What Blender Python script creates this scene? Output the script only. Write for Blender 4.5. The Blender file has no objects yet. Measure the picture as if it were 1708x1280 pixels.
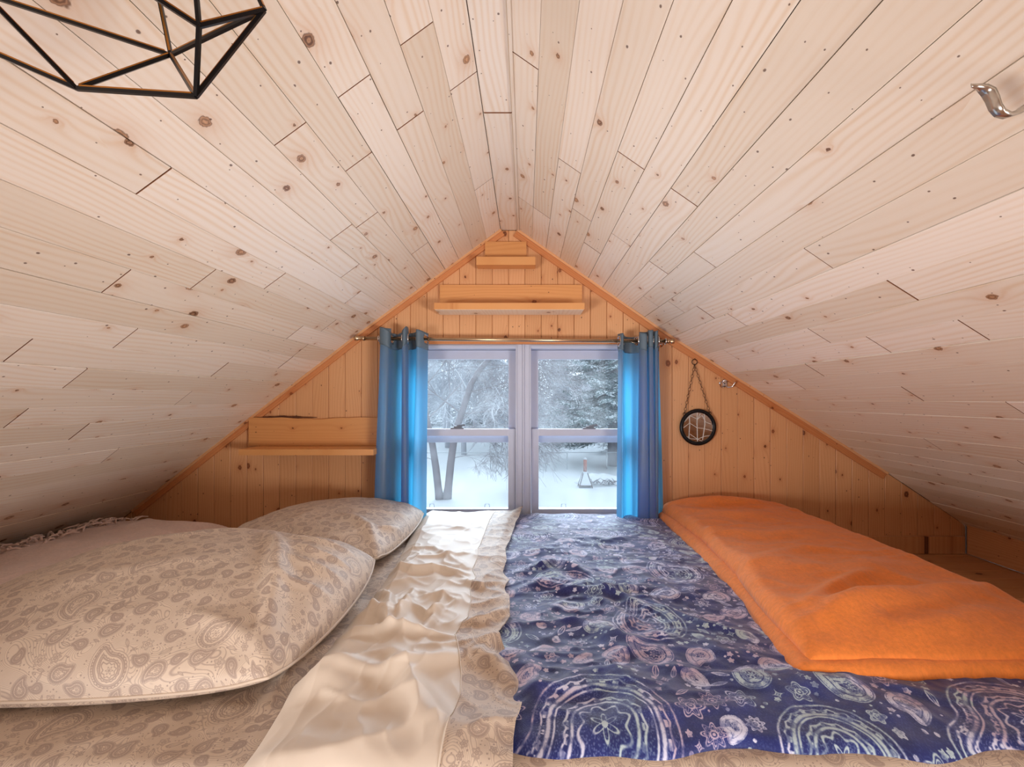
import bpy, bmesh, math, random
import numpy as np
from mathutils import Vector, Matrix

rng = random.Random(7)
sc = bpy.context.scene
COL = sc.collection
# ------------------------------------------------------------------ camera, light, exposure
F, D, CZ = 800.0, 2.1, 0.677          # focal length (px of 1708), distance to gable wall, eye height
VX, VY = 877.0, 665.0                 # where the room's depth direction meets the picture
cam_data = bpy.data.cameras.new('camera')
cam = bpy.data.objects.new('camera', cam_data); COL.objects.link(cam)
cam.location = (0, 0, CZ); cam.rotation_euler = (math.pi / 2, 0, 0)
cam_data.sensor_width = 36.0; cam_data.lens = F / 1708 * 36
cam_data.shift_x = -(VX - 854) / 1708; cam_data.shift_y = (VY - 640) / 1708
cam_data.clip_start = 0.02; cam_data.clip_end = 500
sc.camera = cam

world = bpy.data.worlds.new('overcast'); sc.world = world; world.use_nodes = True
wb = world.node_tree.nodes['Background']
wb.inputs[0].default_value = (0.80, 0.90, 1.0, 1); wb.inputs[1].default_value = 2.5

def light(name, kind, loc, rot, energy, color, **kw):
    d = bpy.data.lights.new(name, kind); d.energy = energy; d.color = color
    for k, v in kw.items(): setattr(d, k, v)
    o = bpy.data.objects.new(name, d); o.location = loc; o.rotation_euler = rot; COL.objects.link(o); return o
# brighter part of the overcast sky, soft, coming in through the gable window
light('sky_sun', 'SUN', (0, 10, 8), (math.radians(-62), 0, math.radians(4)), 5.5, (0.74, 0.88, 1.0), angle=math.radians(55))
# unseen fill lights added behind the camera to brighten slopes and room
def aimed(name, loc, at, energy, color, sx, sy, spread=150):
    rot = (Vector(at)-Vector(loc)).to_track_quat('-Z', 'Y').to_euler()
    light(name, 'AREA', loc, rot, energy, color, shape='RECTANGLE', size=sx, size_y=sy, spread=math.radians(spread))
aimed('left_fill_light', (-1.15, -.40, .24), (.65, 1.5, 1.02), 5.0, (1.0, .95, .91), .6, .36, 70)
aimed('right_fill_light', (1.15, -.40, .24), (-.65, 1.5, 1.02), 5.0, (1.0, .95, .91), .6, .36, 70)
aimed('rear_fill_light', (.1, -1.0, .45), (.1, -1.7, 1.4), 5, (1.0, .86, .70), 1.3, .6)  # added uplight, bounces warm fill off the rear boarding
sc.view_settings.view_transform = 'Standard'; sc.view_settings.look = 'None'
sc.view_settings.gamma = 1.0; sc.view_settings.use_curve_mapping = False
sc.view_settings.exposure = 0.2

# ------------------------------------------------------------------ helpers
def P(px, py, y=D):                   # a point of the photograph at depth y, in metres
    return Vector(((px - VX) / F * y, y, CZ - (py - VY) / F * y))
def put(o, parent=None, label=None, cat=None, group=None, kind=None):
    if o.name not in COL.objects: COL.objects.link(o)
    if parent: o.parent = parent
    if label: o['label'] = label
    if cat: o['category'] = cat
    if group: o['group'] = group
    if kind: o['kind'] = kind
    return o
def empty(name, loc=(0, 0, 0), **kw):
    o = bpy.data.objects.new(name, None); o.location = loc; o.empty_display_size = 0.1
    return put(o, **kw)
def mesh_obj(name, verts, faces, mat, parent=None, smooth=False, uv=None, **kw):
    me = bpy.data.meshes.new(name)
    me.from_pydata([tuple(v) for v in verts], [], [tuple(f) for f in faces])
    if smooth: me.polygons.foreach_set('use_smooth', [True] * len(me.polygons))
    if uv is not None:
        l = me.uv_layers.new(name='UVMap'); idx = np.empty(len(me.loops), np.int32); me.loops.foreach_get('vertex_index', idx)
        l.data.foreach_set('uv', np.asarray(uv, np.float32)[idx].ravel())
    for m in (mat if isinstance(mat, (list, tuple)) else [mat]): me.materials.append(m)
    me.update()
    return put(bpy.data.objects.new(name, me), parent, **kw)
class MB:
    def __init__(s): s.v = []; s.f = []
    def add(s, vs, fs):
        b = len(s.v); s.v += [Vector(v) for v in vs]; s.f += [tuple(i + b for i in f) for f in fs]; return s
    def box(s, lo, hi, c=0.0):
        x0, y0, z0 = lo; x1, y1, z1 = hi
        if c <= 0:
            return s.add([(x0,y0,z0),(x1,y0,z0),(x1,y1,z0),(x0,y1,z0),(x0,y0,z1),(x1,y0,z1),(x1,y1,z1),(x0,y1,z1)],
                  [(0,3,2,1),(4,5,6,7),(0,1,5,4),(1,2,6,5),(2,3,7,6),(3,0,4,7)])
        bm = bmesh.new(); bmesh.ops.create_cube(bm, size=1)
        for v in bm.verts: v.co = Vector((x0+(v.co.x+.5)*(x1-x0), y0+(v.co.y+.5)*(y1-y0), z0+(v.co.z+.5)*(z1-z0)))
        bmesh.ops.bevel(bm, geom=bm.edges[:], offset=c, segments=2, affect='EDGES', profile=.7)
        bm.verts.index_update(); s.add([v.co.copy() for v in bm.verts], [[v.index for v in f.verts] for f in bm.faces]); bm.free(); return s
    def tube(s, pts, r, n=8, caps=True, flat=1.0, up=None):
        pts = [Vector(p) for p in pts]; m = len(pts)
        rs = r if isinstance(r, (list, tuple)) else [r] * m
        b = len(s.v); a = None
        for i, p in enumerate(pts):
            t = (pts[min(i+1, m-1)] - pts[max(i-1, 0)])
            t = t.normalized() if t.length > 1e-9 else Vector((0, 0, 1))
            if a is None:
                a = Vector(up) if up else (Vector((0, 0, 1)) if abs(t.z) < .9 else Vector((1, 0, 0)))
            a = a - t * a.dot(t)
            a = a.normalized() if a.length > 1e-6 else t.orthogonal().normalized()
            c = t.cross(a)
            for k in range(n):
                q = 2 * math.pi * (k + .5) / n
                s.v.append(p + (a * math.cos(q) * flat + c * math.sin(q)) * rs[i])
        for i in range(m - 1):
            for k in range(n):
                k2 = (k + 1) % n
                s.f.append((b+i*n+k, b+i*n+k2, b+(i+1)*n+k2, b+(i+1)*n+k))
        if caps:
            s.f.append(tuple(b + k for k in range(n))[::-1]); s.f.append(tuple(b+(m-1)*n+k for k in range(n)))
        return s
    def torus(s, c, ax, R, r, n=20, m=6, sx=1.0, rot=None):
        ax = Vector(ax).normalized(); u = (Vector(rot) if rot else ax.orthogonal()).normalized(); w = ax.cross(u)
        b = len(s.v); c = Vector(c)
        for i in range(n):
            q = 2*math.pi*i/n; d = u*math.cos(q)*sx + w*math.sin(q)
            for k in range(m):
                e = 2*math.pi*k/m
                s.v.append(c + d*R + (d.normalized()*math.cos(e) + ax*math.sin(e))*r)
        for i in range(n):
            for k in range(m):
                i2, k2 = (i+1) % n, (k+1) % m
                s.f.append((b+i*m+k, b+i2*m+k, b+i2*m+k2, b+i*m+k2))
        return s
    def disc(s, c, ax, R, h, n=32):
        ax = Vector(ax).normalized(); return s.tube([Vector(c)-ax*h/2, Vector(c)+ax*h/2], R, n)
    def obj(s, name, mat, parent=None, smooth=False, **kw):
        return mesh_obj(name, s.v, s.f, mat, parent, smooth, **kw)

def inset_poly(poly, d):
    n = len(poly); out = []
    area = sum(poly[i][0]*poly[(i+1)%n][1]-poly[(i+1)%n][0]*poly[i][1] for i in range(n))
    sg = 1 if area > 0 else -1
    for i in range(n):
        p0, p1, p2 = Vector(poly[i-1]), Vector(poly[i]), Vector(poly[(i+1) % n])
        e1, e2 = (p1-p0).normalized(), (p2-p1).normalized()
        n1, n2 = Vector((-e1.y, e1.x))*sg, Vector((-e2.y, e2.x))*sg
        k = 1 + n1.dot(n2)
        out.append(p1 + (n1+n2)*(d/max(k, .35)))
    return out
def plank(name, poly, th, mat, M, parent, bev=.0022, **kw):
    """A board: outline poly in local x (across) / y (along); face up at z = 0, back at z = -th, chamfered arris."""
    n = len(poly)
    area = sum(poly[i][0]*poly[(i+1)%n][1]-poly[(i+1)%n][0]*poly[i][1] for i in range(n))
    if area < 0: poly = poly[::-1]
    ins = inset_poly(poly, bev)
    vs = [(p[0], p[1], -th) for p in poly] + [(p[0], p[1], -bev) for p in poly] + [(p[0], p[1], 0) for p in ins]
    fs = [tuple(range(n))[::-1], tuple(range(2*n, 3*n))]
    for i in range(n):
        j = (i+1) % n
        fs += [(i, j, n+j, n+i), (n+i, n+j, 2*n+j, 2*n+i)]
    o = mesh_obj(name, vs, fs, mat, parent, **kw); o.matrix_local = M
    if mat is M_CEIL:                  # sawn end grain, darker than the face
        o.data.materials.append(M_END)
        for p in o.data.polygons:
            if abs(p.normal.y) > .6: p.material_index = 1
    return o
def frame(o, xa, ya):
    xa = Vector(xa).normalized(); ya = Vector(ya).normalized(); za = xa.cross(ya)
    return Matrix(((xa.x, ya.x, za.x, o[0]), (xa.y, ya.y, za.y, o[1]), (xa.z, ya.z, za.z, o[2]), (0, 0, 0, 1)))

def reframe(o, xa, ya):
    M = frame((0, 0, 0), xa, ya); o.data.transform(M.inverted()); o.matrix_local = o.matrix_local @ M
# ------------------------------------------------------------------ numpy noise for cloth and ground
def _hash(ix, iy, seed):
    h = (ix.astype(np.int64)*374761393 + iy.astype(np.int64)*668265263 + seed*982451653) & 0x7fffffff
    h = ((h ^ (h >> 13)) * 1274126177) & 0x7fffffff
    return ((h ^ (h >> 16)) & 0xffff) / 65535.0
def vnoise(x, y, seed=0):
    ix, iy = np.floor(x), np.floor(y); fx, fy = x-ix, y-iy
    fx = fx*fx*fx*(fx*(fx*6-15)+10); fy = fy*fy*fy*(fy*(fy*6-15)+10)
    a, b = _hash(ix, iy, seed), _hash(ix+1, iy, seed); c, d = _hash(ix, iy+1, seed), _hash(ix+1, iy+1, seed)
    return (a+(b-a)*fx)*(1-fy) + (c+(d-c)*fx)*fy
def fbm(x, y, seed=0, oct=4, gain=.5):
    s = 0; a = 1; t = 0
    for i in range(oct):
        s = s + a*vnoise(x*2**i+i*17.3, y*2**i-i*9.1, seed+i); t += a; a *= gain
    return s/t
def ridge(x, y, seed=0, oct=3):
    s = 0; a = 1; t = 0
    for i in range(oct):
        s = s + a*(1-np.abs(2*vnoise(x*2**i+i*5.3, y*2**i+i*3.7, seed+i)-1))**2.2; t += a; a *= .5
    return s/t
def sstep(a, b, x):
    t = np.clip((x-a)/(b-a), 0, 1); return t*t*(3-2*t)
def crease(X, Y, pts, w, h):
    """a soft ridge along the polyline pts (bed-plane x, y), half width w, height h"""
    dmin = np.full(X.shape, 1e9); tt = np.zeros(X.shape); n = len(pts)-1
    for i in range(n):
        ax, ay = pts[i]; bx, by = pts[i+1]; ex, ey = bx-ax, by-ay
        u = np.clip(((X-ax)*ex+(Y-ay)*ey)/(ex*ex+ey*ey+1e-9), 0, 1)
        d = np.hypot(X-ax-u*ex, Y-ay-u*ey); m = d < dmin
        dmin = np.where(m, d, dmin); tt = np.where(m, (i+u)/n, tt)
    return h*np.exp(-(dmin/w)**2)*np.sin(np.pi*np.clip(tt*.9+.05, 0, 1))**.6
BEDZ = .16
def B(px, py, z=BEDZ):                # photograph point on the plane of the bed -> (x, y)
    y = (CZ-z)*F/(py-VY); return ((px-VX)/F*y, y)
def BP(*pts): return [B(*p) for p in pts]
def grid(name, X, Y, Z, mat, parent=None, uv=None, thick=0, **kw):
    nv, nu = X.shape
    vs = np.stack([X.ravel(), Y.ravel(), Z.ravel()], 1)
    i = np.arange(nv*nu).reshape(nv, nu)
    fs = np.stack([i[:-1, :-1].ravel(), i[:-1, 1:].ravel(), i[1:, 1:].ravel(), i[1:, :-1].ravel()], 1)
    me = bpy.data.meshes.new(name); me.from_pydata(vs.tolist(), [], fs.tolist())
    me.polygons.foreach_set('use_smooth', [True]*len(me.polygons))
    if uv is not None:
        u = np.stack([uv[0].ravel(), uv[1].ravel()], 1).astype(np.float32)
        l = me.uv_layers.new(name='UVMap'); idx = np.empty(len(me.loops), np.int32); me.loops.foreach_get('vertex_index', idx)
        l.data.foreach_set('uv', u[idx].ravel())
    for m in (mat if isinstance(mat, (list, tuple)) else [mat]): me.materials.append(m)
    me.update()
    o = put(bpy.data.objects.new(name, me), parent, **kw)
    if thick:
        m = o.modifiers.new('thickness', 'SOLIDIFY'); m.thickness = thick; m.offset = -1
    return o

# ------------------------------------------------------------------ materials
class NT:
    def __init__(s, name):
        s.m = bpy.data.materials.new(name); s.m.use_nodes = True; s.t = s.m.node_tree
        s.n = s.t.nodes; s.b = s.n['Principled BSDF']; s.out = s.n['Material Output']
    def new(s, t, **kw):
        n = s.n.new(t)
        for k, v in kw.items(): setattr(n, k, v)
        return n
    def set(s, sock, v):
        if isinstance(v, bpy.types.NodeSocket): s.t.links.new(v, sock)
        else: sock.default_value = v
    def math(s, op, a, b=0.0, c=0.0, clamp=False):
        n = s.new('ShaderNodeMath', operation=op, use_clamp=clamp)
        for i, v in enumerate((a, b, c)): s.set(n.inputs[i], v)
        return n.outputs[0]
    def mix(s, f, a, b, mode='MIX'):
        n = s.new('ShaderNodeMix', data_type='RGBA', blend_type=mode)
        s.set(n.inputs[0], f); s.set(n.inputs[6], a); s.set(n.inputs[7], b); return n.outputs[2]
    def comb(s, x, y, z=0.0):
        n = s.new('ShaderNodeCombineXYZ')
        for i, v in enumerate((x, y, z)): s.set(n.inputs[i], v)
        return n.outputs[0]
    def sep(s, v):
        n = s.new('ShaderNodeSeparateXYZ'); s.set(n.inputs[0], v); return n.outputs
    def coord(s, which='Object'): return s.new('ShaderNodeTexCoord').outputs[which]
    def noise(s, vec, scale, detail=2.0, rough=.5, dim='3D'):
        n = s.new('ShaderNodeTexNoise', noise_dimensions=dim); s.set(n.inputs['Vector'], vec)
        n.inputs['Scale'].default_value = scale; n.inputs['Detail'].default_value = detail; n.inputs['Roughness'].default_value = rough
        return n.outputs[0]
    def mapr(s, v, a, b, c=0.0, d=1.0, smooth=False):
        n = s.new('ShaderNodeMapRange', interpolation_type='SMOOTHSTEP' if smooth else 'LINEAR')
        for i, q in enumerate((v, a, b, c, d)): s.set(n.inputs[i], q)
        return n.outputs[0]
    def bump(s, h, st=.3, dist=.002):
        n = s.new('ShaderNodeBump'); n.inputs['Strength'].default_value = st; n.inputs['Distance'].default_value = dist
        s.set(n.inputs['Height'], h); s.t.links.new(n.outputs[0], s.b.inputs['Normal']); return n.outputs[0]
    def p(s, **kw):
        for k, v in kw.items(): s.set(s.b.inputs[k.replace('_', ' ')], v)
        return s
def rgb(r, g, b):                     # sRGB 0-255 -> linear
    f = lambda c: (c/255/12.92) if c/255 <= .04045 else ((c/255+.055)/1.055)**2.4
    return (f(r), f(g), f(b), 1.0)
def plain(name, col, rough=.5, metal=0.0, var=.06, scale=30, **kw):
    t = NT(name); n = t.noise(t.coord(), scale, 3)
    f = t.mapr(n, .3, .7, 1-var, 1+var)
    t.p(Base_Color=t.mix(1.0, col, t.comb(f, f, f), 'MULTIPLY'), Roughness=rough, Metallic=metal, **kw); return t.m

def wood(name, base, line, halo, knot, rough=.42, knots=1.0, grain=70.0, tint=.07, stripe=.5):
    t = NT(name); o = t.sep(t.coord()); rnd = t.new('ShaderNodeObjectInfo').outputs['Random']
    X = t.math('ADD', o[0], t.math('MULTIPLY', rnd, 37.1)); Y = t.math('ADD', o[1], t.math('MULTIPLY', rnd, 91.7))
    def knotset(sx, sy, rmin, rmax, powr, keep):
        v = t.new('ShaderNodeTexVoronoi', voronoi_dimensions='2D', feature='F1')
        t.set(v.inputs['Vector'], t.comb(t.math('MULTIPLY', X, sx), t.math('MULTIPLY', Y, sy))); v.inputs['Scale'].default_value = 1.0
        c = t.sep(v.outputs['Position']); k = t.sep(v.outputs['Color'])
        dx = t.math('SUBTRACT', X, t.math('DIVIDE', c[0], sx)); dy = t.math('MULTIPLY', t.math('SUBTRACT', Y, t.math('DIVIDE', c[1], sy)), .72)
        wob = t.math('MULTIPLY', t.math('SUBTRACT', t.noise(t.comb(X, Y), 160, 1), .5), rmax*.5)
        d = t.math('ADD', t.math('SQRT', t.math('ADD', t.math('MULTIPLY', dx, dx), t.math('MULTIPLY', dy, dy))), wob)
        r = t.math('ADD', rmin, t.math('MULTIPLY', t.math('POWER', k[0], powr), rmax-rmin))
        on = t.math('LESS_THAN', k[1], keep)
        return d, t.math('MULTIPLY', r, on), on, k[2]
    d, r, on, kc = knotset(13.0, 4.6, .0025, .0105, 3.0, .50*knots)
    d2, r2, on2, kc2 = knotset(34.0, 12.0, .0008, .0026, 2.0, .34*knots)
    r_ = t.math('ADD', r, .0004); r2_ = t.math('ADD', r2, .0002)
    k1 = t.math('MULTIPLY', t.mapr(t.math('DIVIDE', d, r_), 1.05, .82, smooth=True), on)
    k2 = t.math('MULTIPLY', t.mapr(t.math('DIVIDE', d2, r2_), 1.1, .6, smooth=True), on2)
    bend = t.math('MULTIPLY', t.math('EXPONENT', t.math('MULTIPLY', t.math('DIVIDE', d, t.math('ADD', t.math('MULTIPLY', r, 1.6), .002)), -1.0)), on)
    big = t.noise(t.comb(t.math('MULTIPLY', X, 5.0), t.math('MULTIPLY', Y, 1.1)), 1.0, 2, .45)
    Fd = t.math('ADD', t.math('ADD', t.math('MULTIPLY', X, grain), t.math('MULTIPLY', big, 9.0)), t.math('MULTIPLY', bend, 2.4))
    sn = t.math('ADD', t.math('MULTIPLY', t.math('SINE', t.math('MULTIPLY', Fd, 6.283)), .5), .5)
    sn = t.math('POWER', sn, 2.2)
    lowf = t.noise(t.comb(t.math('MULTIPLY', X, 9.0), t.math('MULTIPLY', Y, 1.5), 4.0), 1.0, 3)
    fib = t.noise(t.comb(t.math('MULTIPLY', X, 420.0), t.math('MULTIPLY', Y, 9.0)), 1.0, 2)
    f = t.math('ADD', t.math('MULTIPLY', sn, t.mapr(lowf, .35, .65, .15, stripe)), t.math('MULTIPLY', fib, .22), clamp=True)
    c = t.mix(f, base, line)
    v = t.mapr(rnd, 0, 1, 1-tint, 1+tint*.5)
    c = t.mix(1.0, c, t.comb(v, t.math('POWER', v, 1.25), t.math('POWER', v, 1.7)), 'MULTIPLY')
    c = t.mix(t.math('MULTIPLY', bend, .75, clamp=True), c, halo)
    ring = t.math('ADD', t.math('MULTIPLY', t.math('SINE', t.math('MULTIPLY', t.math('DIVIDE', d, r_), 9.0)), .3), t.mapr(kc, 0, 1, .25, .75))
    dk = t.mix(t.math('ADD', ring, 0.0, clamp=True), knot, halo)
    edge = t.math('MULTIPLY', t.mapr(t.math('ABSOLUTE', t.math('SUBTRACT', t.math('DIVIDE', d, r_), .92)), .16, .02), on)
    c = t.mix(k1, c, dk); c = t.mix(t.math('MULTIPLY', edge, .7), c, knot); c = t.mix(t.math('MULTIPLY', k2, .85), c, knot)
    t.p(Base_Color=c, Roughness=t.mapr(fib, .3, .7, rough-.06, rough+.08)); t.bump(t.math('ADD', fib, t.math('MULTIPLY', k1, -.6)), .12, .0008)
    return t.m
M_CEIL = wood('pale_pine_board', rgb(245, 235, 224), rgb(234, 212, 188), rgb(214, 168, 132), rgb(92, 60, 42), .38, 1.25, tint=.11, stripe=.75)
M_WALL = wood('amber_pine_board', rgb(230, 176, 128), rgb(212, 148, 98), rgb(182, 110, 66), rgb(84, 44, 26), .45, 1.0, 85)
M_TRIM = wood('stained_pine_trim', rgb(214, 144, 92), rgb(196, 118, 68), rgb(170, 90, 44), rgb(90, 46, 24), .4, .3, 110)
M_SHELF = wood('honey_pine_shelf', rgb(226, 164, 104), rgb(208, 138, 78), rgb(180, 100, 46), rgb(86, 48, 26), .4, .6, 60)
M_END = plain('sawn_end_grain', rgb(120, 74, 46), .8)
M_PALE = wood('planed_pine', rgb(246, 224, 198), rgb(232, 200, 165), rgb(214, 170, 126), rgb(110, 70, 46), .45, .5)
M_FLOOR = wood('worn_pine_floor', rgb(222, 166, 116), rgb(200, 138, 88), rgb(150, 88, 50), rgb(80, 46, 28), .5, .5, 60)
M_BACK = plain('dark_joint_wood', rgb(96, 58, 34), .8)
M_VINYL = plain('white_vinyl_frame', rgb(200, 207, 228), .35, 0, .015)
M_BLACK = plain('black_painted_metal', (.012, .012, .014, 1), .32, .6)
M_GOLDEN = plain('golden_metal', rgb(190, 130, 60), .3, .9)
M_STEEL = plain('brushed_steel', rgb(200, 196, 190), .28, 1.0, .05, 60)
M_CHROME = plain('chrome', rgb(225, 225, 228), .12, 1.0, .01)
M_RUST = plain('dark_bronze_chain', rgb(74, 54, 44), .45, .8)
M_RODM = plain('brushed_nickel_rod', rgb(205, 178, 146), .26, 1.0, .03, 80)
M_LOCK = plain('grey_sash_lock', rgb(120, 128, 142), .45)
M_WHITEWIRE = plain('white_wire', rgb(235, 232, 226), .5)
M_MIRROR = plain('mirror_silver', rgb(236, 236, 236), .02, 1.0, .005)
def glass():
    t = NT('window_glass'); tr = t.new('ShaderNodeBsdfTransparent'); tr.inputs[0].default_value = (.95, .97, .98, 1)
    gl = t.new('ShaderNodeBsdfGlossy'); gl.inputs['Roughness'].default_value = .03
    lw = t.new('ShaderNodeFresnel'); lw.inputs[0].default_value = 1.3
    df = t.new('ShaderNodeBsdfTranslucent'); df.inputs[0].default_value = (.9, .95, 1, 1)
    m0 = t.new('ShaderNodeMixShader'); frost = t.mapr(t.noise(t.coord(), 9.0, 4), .42, .75, .02, .075)
    t.set(m0.inputs[0], frost); t.t.links.new(tr.outputs[0], m0.inputs[1]); t.t.links.new(df.outputs[0], m0.inputs[2])
    m = t.new('ShaderNodeMixShader'); t.set(m.inputs[0], lw.outputs[0]); t.t.links.new(m0.outputs[0], m.inputs[1]); t.t.links.new(gl.outputs[0], m.inputs[2])
    t.t.links.new(m.outputs[0], t.out.inputs[0]); return t.m
M_GLASS = glass()

# ------------------------------------------------------------------ ROOM SHELL
S = F/D
LP = [(835, 384), (595, 560), (415, 700), (215, 857), (132, 922)]
RP = [(864, 384), (1117, 560), (1477, 787), (1602, 871), (1612, 878)]
def w2(px, py): return Vector(((px-VX)/S, CZ-(py-VY)/S))        # wall-plane metres (x, z)
LW = [w2(*p) for p in LP]; RW = [w2(*p) for p in RP]
def along(poly, t):
    for i in range(len(poly)-1):
        l = (poly[i+1]-poly[i]).length
        if t <= l or i == len(poly)-2:
            return poly[i] + (poly[i+1]-poly[i])*(t/l)
        t -= l
def plen(poly): return sum((poly[i+1]-poly[i]).length for i in range(len(poly)-1))
def roof_z(x):
    poly = (LW[::-1] + RW)
    for a, b in zip(poly[:-1], poly[1:]):
        if a.x <= x <= b.x: return a.y + (b.y-a.y)*(x-a.x)/max(b.x-a.x, 1e-9)
    return 0.0
Y0, Y1 = -2.1, D
# roof deck behind the boards: one shell, and the boards as its children
prof = LW[::-1] + RW
nrm = []
for i in range(len(prof)):
    t = (prof[min(i+1, len(prof)-1)] - prof[max(i-1, 0)]).normalized(); nrm.append(Vector((-t.y, t.x)))
cb = MB(); n = len(prof)
ring = []
for yy in (Y0-.05, Y1+.16):
    for off in (.0135, .07):
        ring += [(p.x+q.x*off, yy, p.y+q.y*off) for p, q in zip(prof, nrm)]
fs = []
for i in range(n-1):
    a, b_, c, d = i, n+i, 2*n+i, 3*n+i
    fs += [(a, c, c+1, a+1), (b_, b_+1, d+1, d), (a, a+1, b_+1, b_), (c, d, d+1, c+1)]
cb.add(ring, fs)
ceiling = cb.obj('ceiling', M_BACK, kind='structure')
PITCH = .0745
joints_L = {1: [.882], 2: [1.082], 5: [.897, 1.33], 3: [.894], 0: [1.081, 1.60], 11: [.936, 1.66], 13: [1.098, 1.83], 15: [1.10], 14: [.922, 1.53], 17: [1.084], 12: [1.826], 4: [1.091, 1.72],
            6: [1.30], 7: [1.53], 8: [.80, 1.72], 9: [1.30], 10: [1.10, 1.80], 16: [1.53], 18: [1.30], 19: [.9], 20: [1.53], 22: [1.1]}
joints_R = {3: [1.535], 5: [1.52], 0: [1.013, 1.74], 10: [.996, 1.62], 7: [1.53], 14: [.92, 1.168], 18: [1.08], 12: [.933], 1: [1.74], 2: [1.30], 4: [1.10, 1.74], 6: [1.10], 8: [1.30, 1.86],
            9: [1.74], 11: [1.52], 13: [1.30, 1.86], 15: [1.53], 16: [1.74], 17: [1.30], 20: [1.10], 21: [1.53], 22: [1.3]}
def slope_boards(poly, joints, side):
    L = plen(poly); nrow = int(L/PITCH)+1
    for r in range(nrow):
        a, b = along(poly, r*PITCH), along(poly, min((r+1)*PITCH, L))
        if (b-a).length < .01: continue
        e = (b-a).normalized(); w = (b-a).length
        c = (a+b)/2; lift = rng.uniform(-.0006, .0012)
        nin = Vector((e.y, -e.x)) * (-1 if Vector((e.y, -e.x)).dot(Vector((0, .6))-c) < 0 else 1)
        ys = [-.35] + joints.get(r, []) + [D-.001]
        for k in range(len(ys)-1):
            y0, y1 = ys[k]+(.0009 if k else 0), ys[k+1]-(.0009 if k < len(ys)-2 else 0)
            g = .0003 + rng.random()**3*.0008
            ly = (y1-y0)/2; hw = w/2-g
            o3 = Vector((c.x, (y0+y1)/2, c.y)) + Vector((nin.x, 0, nin.y))*(lift + rng.uniform(-.0004, .0004))
            # local y runs along the room, local z is the inward normal
            za = Vector((nin.x, 0, nin.y)); ya = Vector((0, 1, 0)); xa = ya.cross(za)
            plank('plank', [(-hw, -ly), (hw, -ly), (hw, ly), (-hw, ly)], .012, M_CEIL, frame(o3, xa, ya), ceiling, .0006)
slope_boards(LW, joints_L, -1); slope_boards(RW, joints_R, 1)
# ridge board, with the narrow filler strip beside it
za = Vector((0, 0, -1)); ya = Vector((0, 1, 0)); xa = ya.cross(za)
rw = (RW[0].x-LW[0].x)/2
for y0, y1 in ((-.35, 1.235), (1.237, D-.001)):
    plank('ridge_board', [(-rw+.001, -(y1-y0)/2), (rw-.001, -(y1-y0)/2), (rw-.001, (y1-y0)/2), (-rw+.001, (y1-y0)/2)], .014, M_CEIL,
          frame(((LW[0].x+RW[0].x)/2, (y0+y1)/2, LW[0].y-.001), xa, ya), ceiling, .002)
bs = MB(); bs.box((RW[0].x-.001, -.35, RW[0].y-.009), (RW[0].x+.006, D-.002, RW[0].y+.002)); bs.obj('filler_strip', M_CEIL, ceiling)
# the loft behind the camera, plain boarding
def gable_ring(y): return [(p.x, y, p.y) for p in prof]
gb = MB(); g0 = gable_ring(Y0); g1 = gable_ring(-.355)
gb.add(g0+g1, [(i, i+1, n+i+1, n+i) for i in range(n-1)]); gb.obj('ceiling_rear', M_PALE, kind='structure')
wf = MB(); base = [(prof[-1].x, Y0, 0), (prof[0].x, Y0, 0)]
wf.add(g0+base, [tuple(range(n+2))]); wf.obj('wall_front', M_PALE, kind='structure')

# gable wall with the window opening
WX0, WX1 = (662-VX)/S, (1090-VX)/S
WZ1, WZ0 = CZ-(573-VY)/S, CZ-(872-VY)/S
bk = MB(); T = .016
xl, xr = prof[0].x-.1, prof[-1].x+.1
def wall_piece(pts):
    m = len(pts); bk.add([(p[0], D+T, p[1]) for p in pts] + [(p[0], D+.16, p[1]) for p in pts],
        [tuple(range(m)), tuple(range(m, 2*m))[::-1]] + [((i+1) % m, i, m+i, m+(i+1) % m) for i in range(m)])
apex = LW[0].y+.02
wall_piece([(xl, -.05), (WX0, -.05), (WX0, roof_z(WX0)+.03)] + [(p.x, p.y+.03) for p in LW if p.x < WX0] + [(xl, .0)])
wall_piece([(WX1, -.05), (xr, -.05), (xr, .09)] + [(p.x, p.y+.03) for p in RW[::-1] if p.x > WX1] + [(WX1, roof_z(WX1)+.03)])
wall_piece([(WX0, 0), (WX1, 0), (WX1, WZ0), (WX0, WZ0)])
wall_piece([(WX0, WZ1), (WX1, WZ1), (WX1, roof_z(WX1)+.02), (RW[0].x, apex), (LW[0].x, apex), (WX0, roof_z(WX0)+.02)])
wall_back = bk.obj('wall_back', M_BACK, kind='structure')
WP = 27.3/S
x = (711.8-VX)/S - 20*WP
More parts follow.
